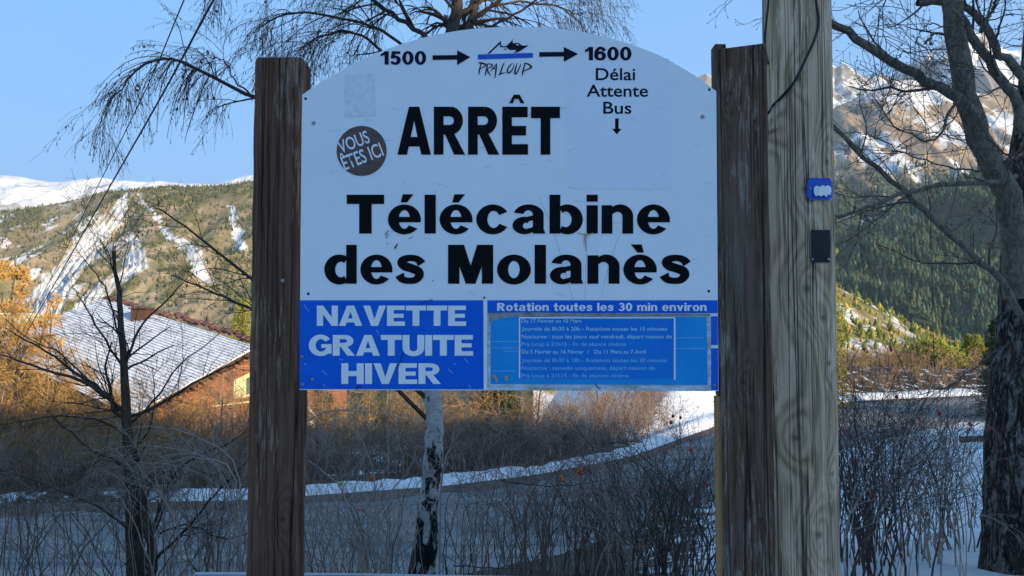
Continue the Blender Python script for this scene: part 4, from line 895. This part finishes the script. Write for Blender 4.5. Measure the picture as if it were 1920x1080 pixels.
# ---------------------------------------------------------------- utility pole
def pole():
    e = empty('utility_pole', (pole_x, POLE_Y, 0), 'round grey weathered wooden pole behind the right post', 'pole')
    n = 48; K = 70; V = []; z = np.linspace(-.3, 7.3, K)
    for k in range(K):
        for j in range(n):
            a = 2*math.pi*j/n; r = (.1085-.0009*(z[k]))*(1+.012*math.sin(3*a+z[k]*.7)+.006*math.sin(7*a+1.3*z[k]))+.0012*math.sin(17*a+z[k]*.3)
            V.append((pole_x+.005*(z[k]-1.6)+r*math.cos(a), POLE_Y+r*math.sin(a), z[k]))
    i = np.arange(K*n).reshape(K, n); a_ = i[:-1]; b_ = i[1:]; Fq = np.stack([a_, np.roll(a_,-1,1), np.roll(b_,-1,1), b_], -1).reshape(-1,4)
    o = mk('shaft', np.array(V), Fq, None, e, smooth=True)
    # object-space origin at the pole axis for the grain
    me = o.data; co = np.empty(len(me.vertices)*3, dtype=np.float32); me.vertices.foreach_get('co', co); co = co.reshape(-1,3); co -= np.array([pole_x, POLE_Y, 0]); me.vertices.foreach_set('co', co.ravel()); o.location = (0,0,0); me.materials.append(M['pole'])
    yf = POLE_Y-.112
    def surf(px, py): # point on the front of the pole under a pixel
        x, y, z_ = at(px, py, POLE_Y-.1); dx = max(-.1, min(.1, x-pole_x)); yy = POLE_Y-math.sqrt(max(.1115**2-dx*dx, .0004)); return at(px, py, yy-.006)
    P = catmull([surf(*q) for q in ((1527,-60),(1530,0),(1535,40),(1528,72),(1513,105),(1490,152),(1465,182),(1450,197))]+[at(1441,211,2.13)], 40)
    Tubes().add(P, np.full(40, .0042), 8).build('cable', M['rubber'], e)
    P = catmull([at(1444,-60,2.24), at(1441,0,2.24), at(1436,50,2.24), at(1434,82,2.24), at(1440,120,2.2)], 20); Tubes().add(P, np.full(20, .0036), 8).build('cable', M['rubber'], e)
    def plate(name, x0, x1, y0, y1, mat, notch=0., bulge=.0, prn=e, off=.004, th=.004, bend=True, pts2=None, label=None):
        if pts2 is None:
            c = notch; pts2 = [(x0+c,y0),(x1-c,y0),(x1-c*.6,y0+c),(x1,y0+c),(x1,y1-c),(x1-c*.6,y1-c*.6),(x1-c,y1),(x0+c,y1),(x0+c*.6,y1-c),(x0,y1-c),(x0,y0+c),(x0+c*.6,y0+c)] if c else [(x0,y0),(x1-2,y0),(x1-1,y0+12),(x1,(y0+y1)/2),(x1-1,y1-8),(x1-2,y1),(x0,y1)]
        yc = POLE_Y-.106
        xa, ya = at(x0, y0, yc)[0], 0
        # plate plane tangent to the pole, facing front-right
        def P3(px, py, d):
            x = at(px, py, yc)[0]; t = (x-pole_x); y = POLE_Y-.1075-off+max(0, t-.03)*.75-d; return at(px, py, y)
        V = [P3(a, b_, th) for a, b_ in pts2]+[P3(a, b_, 0) for a, b_ in pts2]; n_ = len(pts2)
        Fc = [tuple(range(n_-1, -1, -1)), tuple(range(n_, 2*n_))]+[(i_, (i_+1) % n_, (i_+1) % n_+n_, i_+n_) for i_ in range(n_)]
        return mk(name, V, Fc, mat, prn, label=label)
    t = plate('number_tag', 1513, 1561, 334, 375, M['tagblue'], 5.)
    sm = [(1526,352),(1531,348),(1537,350),(1542,347),(1548,349),(1553,347),(1558,351),(1559,358),(1557,366),(1553,364),(1549,369),(1545,365),(1540,368),(1535,366),(1529,368),(1526,362)]
    plate('label', 0, 0, 0, 0, M['white'], prn=t, off=.0085, th=.0006, pts2=sm) if False else plate('label', 1526, 1559, 347, 369, M['white'], prn=t, off=.0085, th=.0006, pts2=sm)
    plate('rivet', 1518, 1522, 351, 355, M['steel'], 1., prn=t, off=.009, th=.001); plate('rivet', 1556, 1559, 372, 375, M['steel'], 1., prn=t, off=.009, th=.001)
    t = plate('cover_plate', 1521, 1558, 431, 492, M['tagblack'])
    for q in ((1524,486),(1554,486)): plate('rivet', q[0]-2, q[0]+2, q[1]-2, q[1]+2, M['steel'], 1., prn=t, off=.009, th=.001)
pole()

# ---------------------------------------------------------------- the sign
YP = 2.003                                    # front of the board
sign = empty('bus_stop_sign', (0, 2.03, 0), 'arched white and blue shuttle bus stop board between two dark wooden posts', 'sign')
def P2(px, py, y=YP): return at(px, py, y)
def prism(name, pts, y, th, mat, parent, label=None, bev=0, smooth=False):
    """flat outline given as photo points, standing in the board's plane"""
    A = [at(a, b, y) for a, b in pts]; B = [(p[0], y+th, p[2]) for p in A]; n = len(pts)
    Fc = [tuple(range(n)), tuple(range(2*n-1, n-1, -1))]+[(i, i+n, (i+1) % n+n, (i+1) % n) for i in range(n)]
    o = mk(name, A+B, Fc, mat, parent, label=label)
    import bmesh
    bm = bmesh.new(); bm.from_mesh(o.data); bmesh.ops.recalc_face_normals(bm, faces=bm.faces); bm.to_mesh(o.data); bm.free()
    if bev: bevel(o, bev, 2)
    return o
def post(x0, x1, ztop, tilt, mat, label, strip_side, strip_mat):
    xm = (x0+x1)/2; h = (x1-x0)/2; K = 40; z = np.concatenate([np.linspace(-.1, ztop-.012, K), [ztop-.004, ztop]])
    c = .007; ya, yb = -.045, (.047 if strip_side > 0 else .015)
    base = [(-h+c,ya),(h-c,ya),(h-c*.3,ya+c*.3),(h,ya+c),(h,yb-c),(h-c,yb),(-h+c,yb),(-h,yb-c),(-h,ya+c),(-h+c*.3,ya+c*.3)]
    V = []; n = len(base)
    for k, zz in enumerate(z):
        s = 1. if k < K else (.985 if k == K else .94)
        for j, (a, b) in enumerate(base):
            w_ = .0012*math.sin(zz*9+j*2.1)+.0008*math.sin(zz*31+j)
            V.append((a*s+w_, b*s+(0.04-.04)+w_*.5, zz+(tilt*a if k >= K else 0)))
    Fc = []
    for k in range(len(z)-1):
        for j in range(n): Fc.append((k*n+j, k*n+(j+1) % n, (k+1)*n+(j+1) % n, (k+1)*n+j))
    Fc.append(tuple((len(z)-1)*n+j for j in range(n)))
    o = mk('post', V, Fc, mat, sign, label=label, smooth=False); o.location = (xm, 2.045-2.03, 0); return o
xl0 = at(470, 540, 2.0)[0]; xl1 = at(562, 540, 2.0)[0]; xr0 = at(1350, 540, 2.0)[0]; xr1 = at(1446, 540, 2.0)[0]
ztl = at(520, 107, 2.0)[2]; ztr = at(1395, 86, 2.0)[2]
pl = post(xl0, xl1, ztl, .0, M['post_l'], 'dark brown left post', 1, None)
pr = post(xr0, xr1, ztr, .12, M['post_r'], 'dark weathered right post, slightly taller', -1, None)
# rear battens the board is screwed to; the right one is fresh orange timber
def batten(x0, x1, z0, z1, mat, label):
    m = MB(); m.box(x0, x1, YP+.006, 2.052, z0, z1); o = m.build('batten', mat, sign, label=label); bevel(o, .003); return o
zj = at(1345,742,2.03)[2]
batten(xr0-.0025, xr0+.03, zj, at(1345,92,2.05)[2], M['post_r'], 'dark batten behind the board at the right post')
batten(xr0-.008, xr0+.03, -.05, zj-.001, M['raw_wood'], 'orange timber strip below the board at the right post')
# board outline with its arched top
arch = [(566,178),(600,155),(640,132),(680,111),(715,96),(755,82),(800,69),(850,59),(900,53),(955,50),(1005,51),(1050,54),(1090,60),(1130,68),(1170,79),(1210,93),(1245,108),(1280,128),(1312,148),(1343,171)]
arch = [(a, b) for a, b in catmull([(a, b) for a, b in arch], 60)]
board = prism('panel', arch+[(1345,450),(1347.5,733),(561,731),(563.5,450)], YP, .004, M['board'], sign, 'white arched metal board')
Y1 = YP-.0012; Y2 = YP-.0022; Y3 = YP-.0030; Y4 = YP-.0036
bl = prism('blue_panel', [(561.6,563),(906,563),(907,730),(561,729.5)], Y1, .0010, M['blue'], sign, 'royal blue panel at lower left')
bh = prism('blue_panel', [(914,563),(1345.5,563),(1345.8,587),(914,587)], Y1, .0010, M['blue'], sign, 'narrow blue header strip at lower right')
prism('blue_panel', [(1332,593),(1346,593),(1346,647),(1332,647)], Y1, .0010, M['blue'], sign); prism('blue_panel', [(1332,653),(1346.3,653),(1346.8,731.5),(1332,731.5)], Y1, .0010, M['blue'], sign)
nf = prism('notice_frame', [(914.5,587.5),(1331,589.5),(1333,593),(1333.5,733.5),(914,731)], Y2-.001, .0018, M['tape'], sign, 'taped pale frame round the faded timetable')
ns = prism('sheet', [(920,593.5),(1325,594.5),(1327,722),(920,720)], Y3-.0012, .0010, M['notice'], nf, 'faded light blue paper')
nm = prism('sheet', [(975,597),(1263,597),(1263,710),(975,709)], Y4-.0014, .0008, M['notice_mid'], nf, 'deeper blue timetable sheet')
for (x0, y0, x1, y1) in ((973,594.5,1266,597),(973,597,975.4,709),(1263.5,597,1266.6,712),(907,563,913.5,731)):
    prism('white_line', [(x0,y0),(x1,y0),(x1,y1),(x0,y1)], Y4-.0018 if y0 > 570 else Y1, .0008, M['white'], nf if y0 > 570 else sign)
prism('dirt_band', [(916,586.5),(1000,585.8),(1100,587),(1240,588),(1332,588.5),(1332,592),(1200,593),(1080,592),(960,594),(925,600),(917,604)], Y4-.0015, .0006, (lambda k: k.done(k.ramp(k.noise(1., k.map((30,30,60)), 5, .7), [(.35,(.16,.15,.13)),(.7,(.42,.46,.46))]), .7))(NT('grey algae grime')), nf)
post_st = prism('poster', [(1060,116),(1254,110),(1256,355),(1061,353)], Y1+.0004, .0006, M['poster'], sign, 'square white waiting time sticker')
prism('glue_patch', [(645,141),(703,138),(704,217),(646,219)], Y1+.0004, .0006, M['ghost'], sign, 'greyish glue residue of a removed sticker')
disc = prism('round_sticker', [(678+47*math.cos(t), 283+47*math.sin(t)) for t in np.linspace(0, 2*math.pi, 48, endpoint=False)], Y1, .0008, M['brown_disc'], sign, 'round brown you are here sticker')
prism('sticker_rim', [(678+48*math.cos(t), 283+48*math.sin(t)) for t in np.linspace(0, 2*math.pi, 48, endpoint=False)], Y1+.0003, .0006, M['white'], disc)

# lettering: heavy grotesque drawn piece by piece
def arc(o, i, a0, a1, n=20):
    a = np.radians(np.linspace(a0, a1, n)); O = [(o[0]+o[2]*math.cos(t), o[1]+o[3]*math.sin(t)) for t in a]; I = [(i[0]+i[2]*math.cos(t), i[1]+i[3]*math.sin(t)) for t in a]
    return ('strip', O, I)
def rc(x0, y0, x1, y1): return ('poly', [(x0,y0),(x1,y0),(x1,y1),(x0,y1)])
def pg(*p): return ('poly', list(p))
def stroke(path, w_, n=40):
    P = catmull(path, n); W = np.interp(np.linspace(0, 1, n), np.linspace(0, 1, len(w_)), w_); T = np.gradient(P, axis=0); T /= np.linalg.norm(T, axis=1, keepdims=True); N = np.stack([-T[:,1], T[:,0]], 1)
    return ('strip', [tuple(p) for p in P+N*W[:,None]/2], [tuple(p) for p in P-N*W[:,None]/2])
def flipx(ps, w_): return [(p[0], *[[(w_-x, y) for x, y in q] for q in p[1:]]) for p in ps]
def rot(ps, w_, h_): return [(p[0], *[[(w_-x, h_-y) for x, y in q] for q in p[1:]]) for p in ps]
G = {}
G['l'] = (27, [rc(0,0,27,100)]); G['i'] = (27, [rc(0,0,27,73), rc(0,82,27,100)]); G['I'] = (30, [rc(0,0,30,100)])
G['T'] = (90, [rc(0,76,90,100), rc(30,0,60,76)])
G['o'] = (80, [arc((40,36.5,40,38.5), (40,36.5,13.5,22), 0, 360, 48)])
G['e'] = (79, [arc((39.5,36.5,39.5,38.5), (39.5,36.5,13.5,24), 0, 322, 44), rc(14,29,79,43)])
G['c'] = (78, [arc((40,36.5,40,38.5), (42,36.5,15,22), 30, 330, 40)])
G['b'] = (80, [rc(0,0,26,100), arc((43,36.5,37,38.5), (39,36.5,14,20), -125, 125, 36)])
G['d'] = (80, flipx(G['b'][1], 80))
G['n'] = (76, [rc(0,0,26,73), arc((45,44,31,31), (38,44,12,12), 0, 150, 24), rc(50,0,76,44)])
G['u'] = (76, rot(G['n'][1], 76, 73))
G['m'] = (118, [rc(0,0,26,73), arc((42,46,30,29), (37,46,11,11), 0, 140, 20), rc(46,0,72,46), arc((88,46,30,29), (83,46,11,11), 0, 140, 20), rc(92,0,118,46)])
G['r'] = (54, [rc(0,0,26,73), pg((26,42),(32,51),(41,54),(49,51),(55,73),(47,75),(37,74),(26,64))])
G['a'] = (80, [arc((39,48,36,27), (38,48,11,12), 0, 168, 26), rc(49,10,75,48), pg((49,0),(79,0),(76,10),(49,10)), arc((29,21,29,22.5), (33,20,8,8), 60, 320, 26), pg((29,31),(50,34),(50,47),(36,43.5)), pg((38,0),(50,7),(50,18),(38,12))])
G['s'] = (70, [stroke([(63,51),(54,62),(36,66.5),(18,62),(13.5,54),(22,45),(38,39.5),(54,32),(57,21),(48,10),(33,7.5),(16,11),(8,23)], [22,18,16,19,22,23,22,23,22,18,16,18,24])])
G['t'] = (54, [rc(13,18,40,96), rc(0,55,54,73), pg((13,18),(15,8),(22,1),(34,-2),(54,0),(54,18),(46,17),(40,18))])
G['v'] = (80, [pg((0,73),(28,73),(46,22),(50,0),(28,0)), pg((80,73),(52,73),(34,22),(30,0),(52,0))])
G['A'] = (104, [pg((0,0),(30,0),(58,90),(58,100),(36,100)), pg((104,0),(74,0),(46,90),(46,100),(68,100)), rc(27,17,77,37)])
G['V'] = (102, [pg((0,100),(31,100),(57,12),(57,0),(36,0)), pg((102,100),(71,100),(45,12),(45,0),(66,0))])
G['N'] = (94, [rc(0,0,28,100), rc(66,0,94,100), pg((0,100),(28,100),(94,0),(66,0))])
G['E'] = (80, [rc(0,0,30,100), rc(30,78,79,100), rc(30,40,74,60), rc(30,0,80,22)])
G['H'] = (96, [rc(0,0,30,100), rc(66,0,96,100), rc(30,38,66,62)])
G['U'] = (94, [rc(0,36,30,100), rc(64,36,94,100), arc((47,37,47,39), (47,37,17,16), 180, 360, 24)])
G['R'] = (97, [rc(0,0,30,100), arc((52,71,38,29), (49,71,13,9), -90, 90, 22), rc(30,80,51,100), rc(30,42,51,62), pg((34,43),(60,48),(97,0),(63,0))])
G['G'] = (100, [arc((51,50,51,52), (53,50,23,30), 36, 318, 40), rc(54,38,99,56), rc(74,10,99,40)])
G['M'] = (107, [rc(0,0,27,100), rc(80,0,107,100), pg((8,100),(38,100),(63,14),(66,0),(42,0)), pg((99,100),(69,100),(44,14),(41,0),(65,0))])
G['0'] = (78, [arc((39,50,39,52), (39,50,12.5,33), 0, 360, 44)])
G['1'] = (54, [rc(26,0,54,100), pg((0,60),(26,72),(30,100),(26,100),(14,86),(0,80))])
G['5'] = (76, [rc(14,79,71,100), pg((5,46),(28,43),(38,81),(14,100)), arc((37,33,38,35), (34,33,13.5,16), -158, 138, 34)])
G['6'] = (80, [arc((40,33,40,35), (40,32,13,16), 0, 360, 36), arc((43,50,42,52), (43,50,15,33), 28, 178, 26), pg((1,28),(28,28),(28,52),(1,54))])
G['3'] = (76, [arc((37,73,34,29), (34,73,11,11), -75, 160, 28), arc((37,30,39,32), (34,30,13,14), -160, 80, 30), rc(26,45,46,61)])
G['C'] = G['c']
def acute(w_): c = w_/2; return pg((c-9,80),(c+6,80),(c+22,101),(c-4,101))
def grave(w_): c = w_/2; return pg((c-6,80),(c+9,80),(c+4,101),(c-22,101))
G['é'] = (79, G['e'][1]+[acute(79)]); G['è'] = (79, G['e'][1]+[grave(79)])
G['Ê'] = (80, G['E'][1]+[pg((21,107),(36,125),(40,119),(33,107)), pg((36,125),(54,125),(48,116),(40,116)), pg((69,107),(57,107),(48,119),(54,125))])
def word(txt, x0, x1, ytop, ybot, y, mat, parent, label=None, gap=9, space=34, rotdeg=0., skew=0.):
    """lays a line of letters between photo columns x0..x1, capitals from row ytop to row ybot"""
    pos = []; cur = 0
    for ch in txt:
        if ch == ' ': cur += space; continue
        w_, ps = G[ch]; pos.append((cur, ps)); cur += w_+gap
    tot = cur-gap; V = []; Fc = []; q = 0; sx = (x1-x0)/tot; sy = (ybot-ytop)/100
    for off, ps in pos:
        for k, p in enumerate(ps):
            dy = -.00006*k
            def pt(u, v): return at(x0+(off+u)*sx, ybot-v*sy+skew*((off+u)/tot-.5), y+dy)
            n = len(V)
            if p[0] == 'poly': V += [pt(*a) for a in p[1]]; Fc.append(tuple(range(n, n+len(p[1]))))
            else:
                m = len(p[1]); V += [pt(*a) for a in p[1]]+[pt(*a) for a in p[2]]; Fc += [(n+i, n+i+1, n+m+i+1, n+m+i) for i in range(m-1)]
    return mk('lettering', V, Fc, mat, parent, label=label)
YL = YP-.0012
word('1500', 714, 799, 96, 121, YL, M['navy'], sign, 'black number 1500', gap=8); word('1600', 1097, 1184, 88, 113, YL, M['navy'], sign, 'black number 1600', gap=8)
word('ARRÊT', 745, 1050, 200, 290, YL, M['black'], sign, 'tall black word ARRÊT', gap=9)
word('Télécabine', 650, 1256, 365, 438, YL, M['black'], sign, 'black word Télécabine', gap=9)
word('des', 608, 796, 459, 532, YL, M['black'], sign, 'black word des', gap=9); word('Molanès', 840, 1294, 459, 532, YL, M['black'], sign, 'black word Molanès', gap=9)
YB = Y1-.0010
word('NAVETTE', 594, 874, 573, 611, YB, M['white'], bl, gap=4); word('GRATUITE', 579, 887, 628, 667, YB, M['white'], bl, gap=4); word('HIVER', 640, 827, 681, 720, YB, M['white'], bl, gap=6)
word('Rotation toutes les 30 min environ', 932, 1325, 568, 583, YB, M['white'], bh, gap=9, space=48)
def arrow(x0, x1, ym, hw, hx, hh, mat=M['navy']):
    prism('arrow', [(x0,ym-hw),(x1-hx,ym-hw-.6),(x1-hx,ym-hh),(x1,ym-1),(x1-hx,ym+hh),(x1-hx,ym+hw-.6),(x0,ym+hw)], YL, .0006, mat, sign)
arrow(811, 882, 108, 4.3, 25, 14); arrow(1011, 1084, 102, 4.3, 27, 14)
prism('arrow', [(1153.3,222),(1160,222),(1160,241.5),(1165.5,241.5),(1156.5,252),(1147.5,241.5),(1153.3,241.5)], YL, .0006, M['black'], post_st)
# resort emblem: ridge line, wolf head, blue bar and brushed name
def lg(*p): return [(870+a/10.8, 60+b/10.8) for a, b in p]
emb = prism('emblem', lg((280,455),(1395,422),(1395,518),(280,555)), YL, .0006, M['logo_blue'], sign, 'blue bar under the black wolf head emblem')
for pts in [((475,435),(740,185),(752,215),(520,435)), ((724,215),(745,190),(752,262),(770,290),(765,310),(735,300)), ((755,285),(850,288),(880,305),(760,308)),
            ((850,288),(960,185),(980,135),(988,215),(1000,230),(1040,222),(1110,218),(1140,250),(1125,262),(1080,232),(1045,240),(1060,262),(1115,285),(1180,275),(1308,272),(1110,400),(1000,425),(1060,378),(1055,362),(930,362),(880,330)),
            ((1130,245),(1180,275),(1130,290),(1100,272)), ((800,338),(845,340),(862,360),(830,362))]:
    prism('emblem_mark', lg(*pts), YL-.0001, .0004, M['navy'], emb)
def brush(paths, y, mat, parent, name='lettering', label=None, f=lg):
    V = []; Fc = []
    for k, (p, w_) in enumerate(paths):
        s = stroke(p, w_, 16); n = len(V); m = len(s[1]); V += [at(*q, y-.000008*k) for q in f(*s[1])]+[at(*q, y-.000008*k) for q in f(*s[2])]; Fc += [(n+i, n+i+1, n+m+i+1, n+m+i) for i in range(m-1)]
    return mk(name, V, Fc, mat, parent, label=label)
brush([([(290,625),(340,625),(440,655),(430,685),(330,745)], [20,32,28,24,12]), ([(345,640),(325,720),(308,790),(302,865)], [22,24,30,14]),
       ([(478,640),(460,740),(440,820),(425,885)], [20,26,28,16]), ([(475,640),(560,655),(565,690),(480,745)], [14,24,24,14]), ([(470,750),(490,810),(535,880)], [16,30,16]),
       ([(530,805),(590,730),(665,632)], [10,24,10]), ([(660,640),(650,740),(638,840),(622,945)], [16,30,26,10]), ([(560,750),(650,735)], [12,16]),
       ([(815,620),(770,720),(730,850)], [14,26,24]), ([(700,875),(760,840),(860,815)], [26,24,6]),
       ([(985,632),(920,690),(880,770),(890,825),(950,800),(1005,710),(1010,640)], [12,24,28,28,22,18,10]),
       ([(1075,625),(1050,720),(1030,800),(1040,850),(1075,820),(1120,730),(1158,635)], [12,26,32,34,24,20,10]),
       ([(1235,625),(1215,720),(1190,800),(1183,885)], [20,28,28,12]), ([(1220,628),(1290,645),(1365,700),(1330,735),(1175,805)], [18,28,32,26,14])], YL, M['navy'], emb, label='brushed black PRA LOUP name')

# light text in the built-in type face
def text(txt, x0, x1, yc, hpx, y, mat, parent, label=None, off=.0, ang=0., align='fit'):
    cu = bpy.data.curves.new('tmp', 'FONT'); cu.body = txt; cu.offset = off; cu.resolution_u = 4; o = bpy.data.objects.new('tmp', cu); COL.objects.link(o); bpy.context.view_layer.update()
    me = bpy.data.meshes.new_from_object(o.evaluated_get(bpy.context.evaluated_depsgraph_get())); bpy.data.objects.remove(o)
    n = len(me.vertices); co = np.empty(n*3, dtype=np.float32); me.vertices.foreach_get('co', co); co = co.reshape(-1,3)
    lo = co[:,0].min(); hi = co[:,0].max(); cap = .73; sx = (x1-x0)/(hi-lo); sy = hpx/cap; ca, sa = math.cos(ang), math.sin(ang); xc = (x0+x1)/2; out = []
    for v in co:
        u = x0+(v[0]-lo)*sx-xc; w_ = -v[1]*sy; out.append(at(xc+u*ca+w_*sa, yc-u*sa+w_*ca, y))
    me.vertices.foreach_set('co', np.array(out, dtype=np.float32).ravel()); me.materials.clear(); me.update(); me.name = 'lettering'
    return link('lettering', me, mat, parent, label=label)
for t, a, b, y_ in (('Délai',1117,1191,150),('Attente',1100,1215,181),('Bus',1131,1184,213)): text(t, a, b, y_, 23.5, YL-.0002, M['navy'], post_st, off=.012)
YD = Y1-.0010
an = math.radians(21)
text('VOUS', 637, 697, 277, 25, YD, M['white'], disc, off=.012, ang=an); text('ÊTES ICI', 644, 723, 305, 27, YD, M['white'], disc, off=.012, ang=an)
YT = Y4-.0024
for t, a, b, y_, mm in (('Du 17 Février au 10 Mars',978,1090,605,'pale_text'),('Journée de 8h30 à 20h - Rotations toutes les 15 minutes',978,1251,620,'pale_text'),('Nocturne : tous les jours sauf vendredi, départ maison de',978,1260,634.5,'pale_text'),('Pra Loup à 21h15 - fin de séance cinéma',978,1174,648.5,'faint_text'),
                        ('Du 5 Février au 16 Février  /   Du 11 Mars au 7 Avril',978,1211,663,'pale_text'),('Journée de 8h30 à 18h - Rotations toutes les 30 minutes',978,1251,679,'faint_text'),('Nocturne : samedis uniquement, départ maison de',978,1228,693.5,'faint_text'),('Pra Loup à 21h15 - fin de séances cinéma',978,1179,707.5,'faint_text')):
    text(t, a, b, y_, 7.5, YT, M[mm], nm, off=.012)
for (a, b, y_) in ((922,972,641),(922,972,653),(944,972,659),(922,968,696),(1268,1318,634),(1268,1322,654)):
    prism('faded_line', [(a,y_-1.2),(b,y_-1.2),(b,y_),(a,y_)], Y3-.0020, .0003, M['faint_text'], ns)
# screws, scratches, stains
def screw(px, py, r=3.4, y=YP, pr_=sign, mat='steel'):
    x, yy, z = at(px, py, y); n = 12; rr = r*y/F
    V = [(x+rr*math.cos(2*math.pi*k/n), y-.0002, z+rr*math.sin(2*math.pi*k/n)) for k in range(n)]+[(x+rr*.75*math.cos(2*math.pi*k/n), y-.0026, z+rr*.75*math.sin(2*math.pi*k/n)) for k in range(n)]+[(x+rr*.35*math.cos(2*math.pi*k/n), y-.0026, z+rr*.35*math.sin(2*math.pi*k/n)) for k in range(n)]+[(x, y-.0012, z)]
    Fc = [(k, (k+1) % n, (k+1) % n+n, k+n) for k in range(n)]+[(k+n, (k+1) % n+n, (k+1) % n+2*n, k+2*n) for k in range(n)]+[(k+2*n, (k+1) % n+2*n, 3*n) for k in range(n)]
    mk('screw', V, Fc, M[mat], pr_, smooth=False)
for q in ((588,231),(1317,219)): screw(*q, 4.2)
for q in ((573,185),(1330,168),(578,551),(1329,546)): screw(*q, 2.6, mat='hole')
for q in ((567,669),(586,711),(568,720)): screw(*q, 3.3, y=Y1)
screw(1339, 722, 3., y=Y1); screw(530, 526, 4., y=1.9985, pr_=pl); screw(927,706,2.6,y=Y4-.002,mat='rust'); screw(948,708,2.6,y=Y4-.002,mat='rust')
sc = []
def ln(p, w_=(1.2,.9), ): sc.append((p, list(w_)))
ln([(1010,370),(1035,425),(1068,540),(1075,562)], (.9,.7)); ln([(1170,425),(1150,470),(1128,550)], (.9,.7)); ln([(1100,450),(1098,520),(1096,565)], (.8,.6)); ln([(1060,400),(1120,420),(1180,415)], (.8,.5))
for _ in range(46):
    x = random.uniform(575, 1335); y_ = random.choice([random.uniform(190, 350), random.uniform(340, 555)]); l = random.uniform(3, 26); a = random.gauss(0, .25); ln([(x,y_),(x+l*.5,y_+a*l*.5+random.uniform(-1,1)),(x+l,y_+a*l)], (.9,.4))
for _ in range(22):
    x = random.uniform(565, 900); y_ = random.uniform(570, 725); l = random.uniform(3, 14); a = random.gauss(1, .9); ln([(x,y_),(x+l*.5,y_+a*l*.5),(x+l,y_+a*l)], (1.,.4))
brush([(p, w_) for p, w_ in sc], YP-.00075, M['scratch'], sign, 'scratches', f=lambda *a: list(a))['kind'] = 'stuff'
bits = [([(722,440),(727,434),(730,432)], [2,1]), ([(724,446),(728,439)], [2,1]), ([(726,456),(727,457)], [3,2]), ([(740,466),(744,459),(746,457)], [3,1.5]), ([(766,448),(775,444)], [1.2,.8]), ([(811,526),(812,527)], [3,3]), ([(812,561),(790,568),(785,572)], [1,1]), ([(907,560),(909,556)],[4,2]), ([(1116,720),(1122,727),(1126,729)],[2,1.5]), ([(746,690),(752,672),(756,660)],[1.5,1]), ([(680,728),(672,724),(668,731)],[1,2])]
brush(bits, YP-.0046, M['hole'], sign, 'dark_chips', f=lambda *a: list(a))
brush([([(1098,438),(1097,452),(1099,470)], [6,3,1]), ([(1082,437),(1100,440),(1112,437)], [1,3,1])], YP-.0043, M['rust'], sign, 'rust_stain', f=lambda *a: list(a))
brush([([(925,703),(930,710),(932,716)], [6,5,3]), ([(947,704),(951,709),(948,713)], [5,5,3])], YP-.0062, M['rust'], sign, 'rust_stain', f=lambda *a: list(a))

# pale rounded metal rail just behind the posts
e = empty('low_rail', at(650,1079,2.45), 'pale rounded metal rail along the bottom edge behind the posts', 'rail')
P = catmull([at(362,1240,2.45), at(362,1120,2.45), at(363,1088,2.45), at(370,1079,2.45), at(384,1077,2.45), at(560,1078,2.45), at(800,1081.5,2.45), at(1050,1086,2.45), at(1300,1091,2.45)], 60)
Tubes().add(P, np.full(60, .0075), 10).build('top_tube', M['rail'], e)
for px in (365, 700, 1050):
    a = at(px, 1100, 2.45); m = MB(); m.box(a[0]-.012, a[0]+.012, 2.438, 2.462, -.1, a[2]+.02); m.build('upright', M['rail'], e)
print('tris', sum(sum(len(p.vertices)-2 for p in o.data.polygons) if len(o.data.polygons) < 2000 else len(o.data.polygons)*2 for o in COL.objects if o.type == 'MESH'))

def haze():
    m = bpy.data.materials.new('thin blue valley air'); m.use_nodes = True; t = m.node_tree; t.nodes.remove(t.nodes['Principled BSDF'])
    v = t.nodes.new('ShaderNodeVolumePrincipled'); v.inputs['Color'].default_value = (.80,.91,1,1); v.inputs['Density'].default_value = 4.6e-5; v.inputs['Anisotropy'].default_value = .2
    t.links.new(v.outputs[0], t.nodes['Material Output'].inputs['Volume'])
    V, Fc = box(-11000, 11000, -4000, 14000, -700, 2700); o = mk('haze', V, Fc, m, kind='stuff'); tag(o, 'thin pale blue air filling the whole valley', 'haze')
haze()
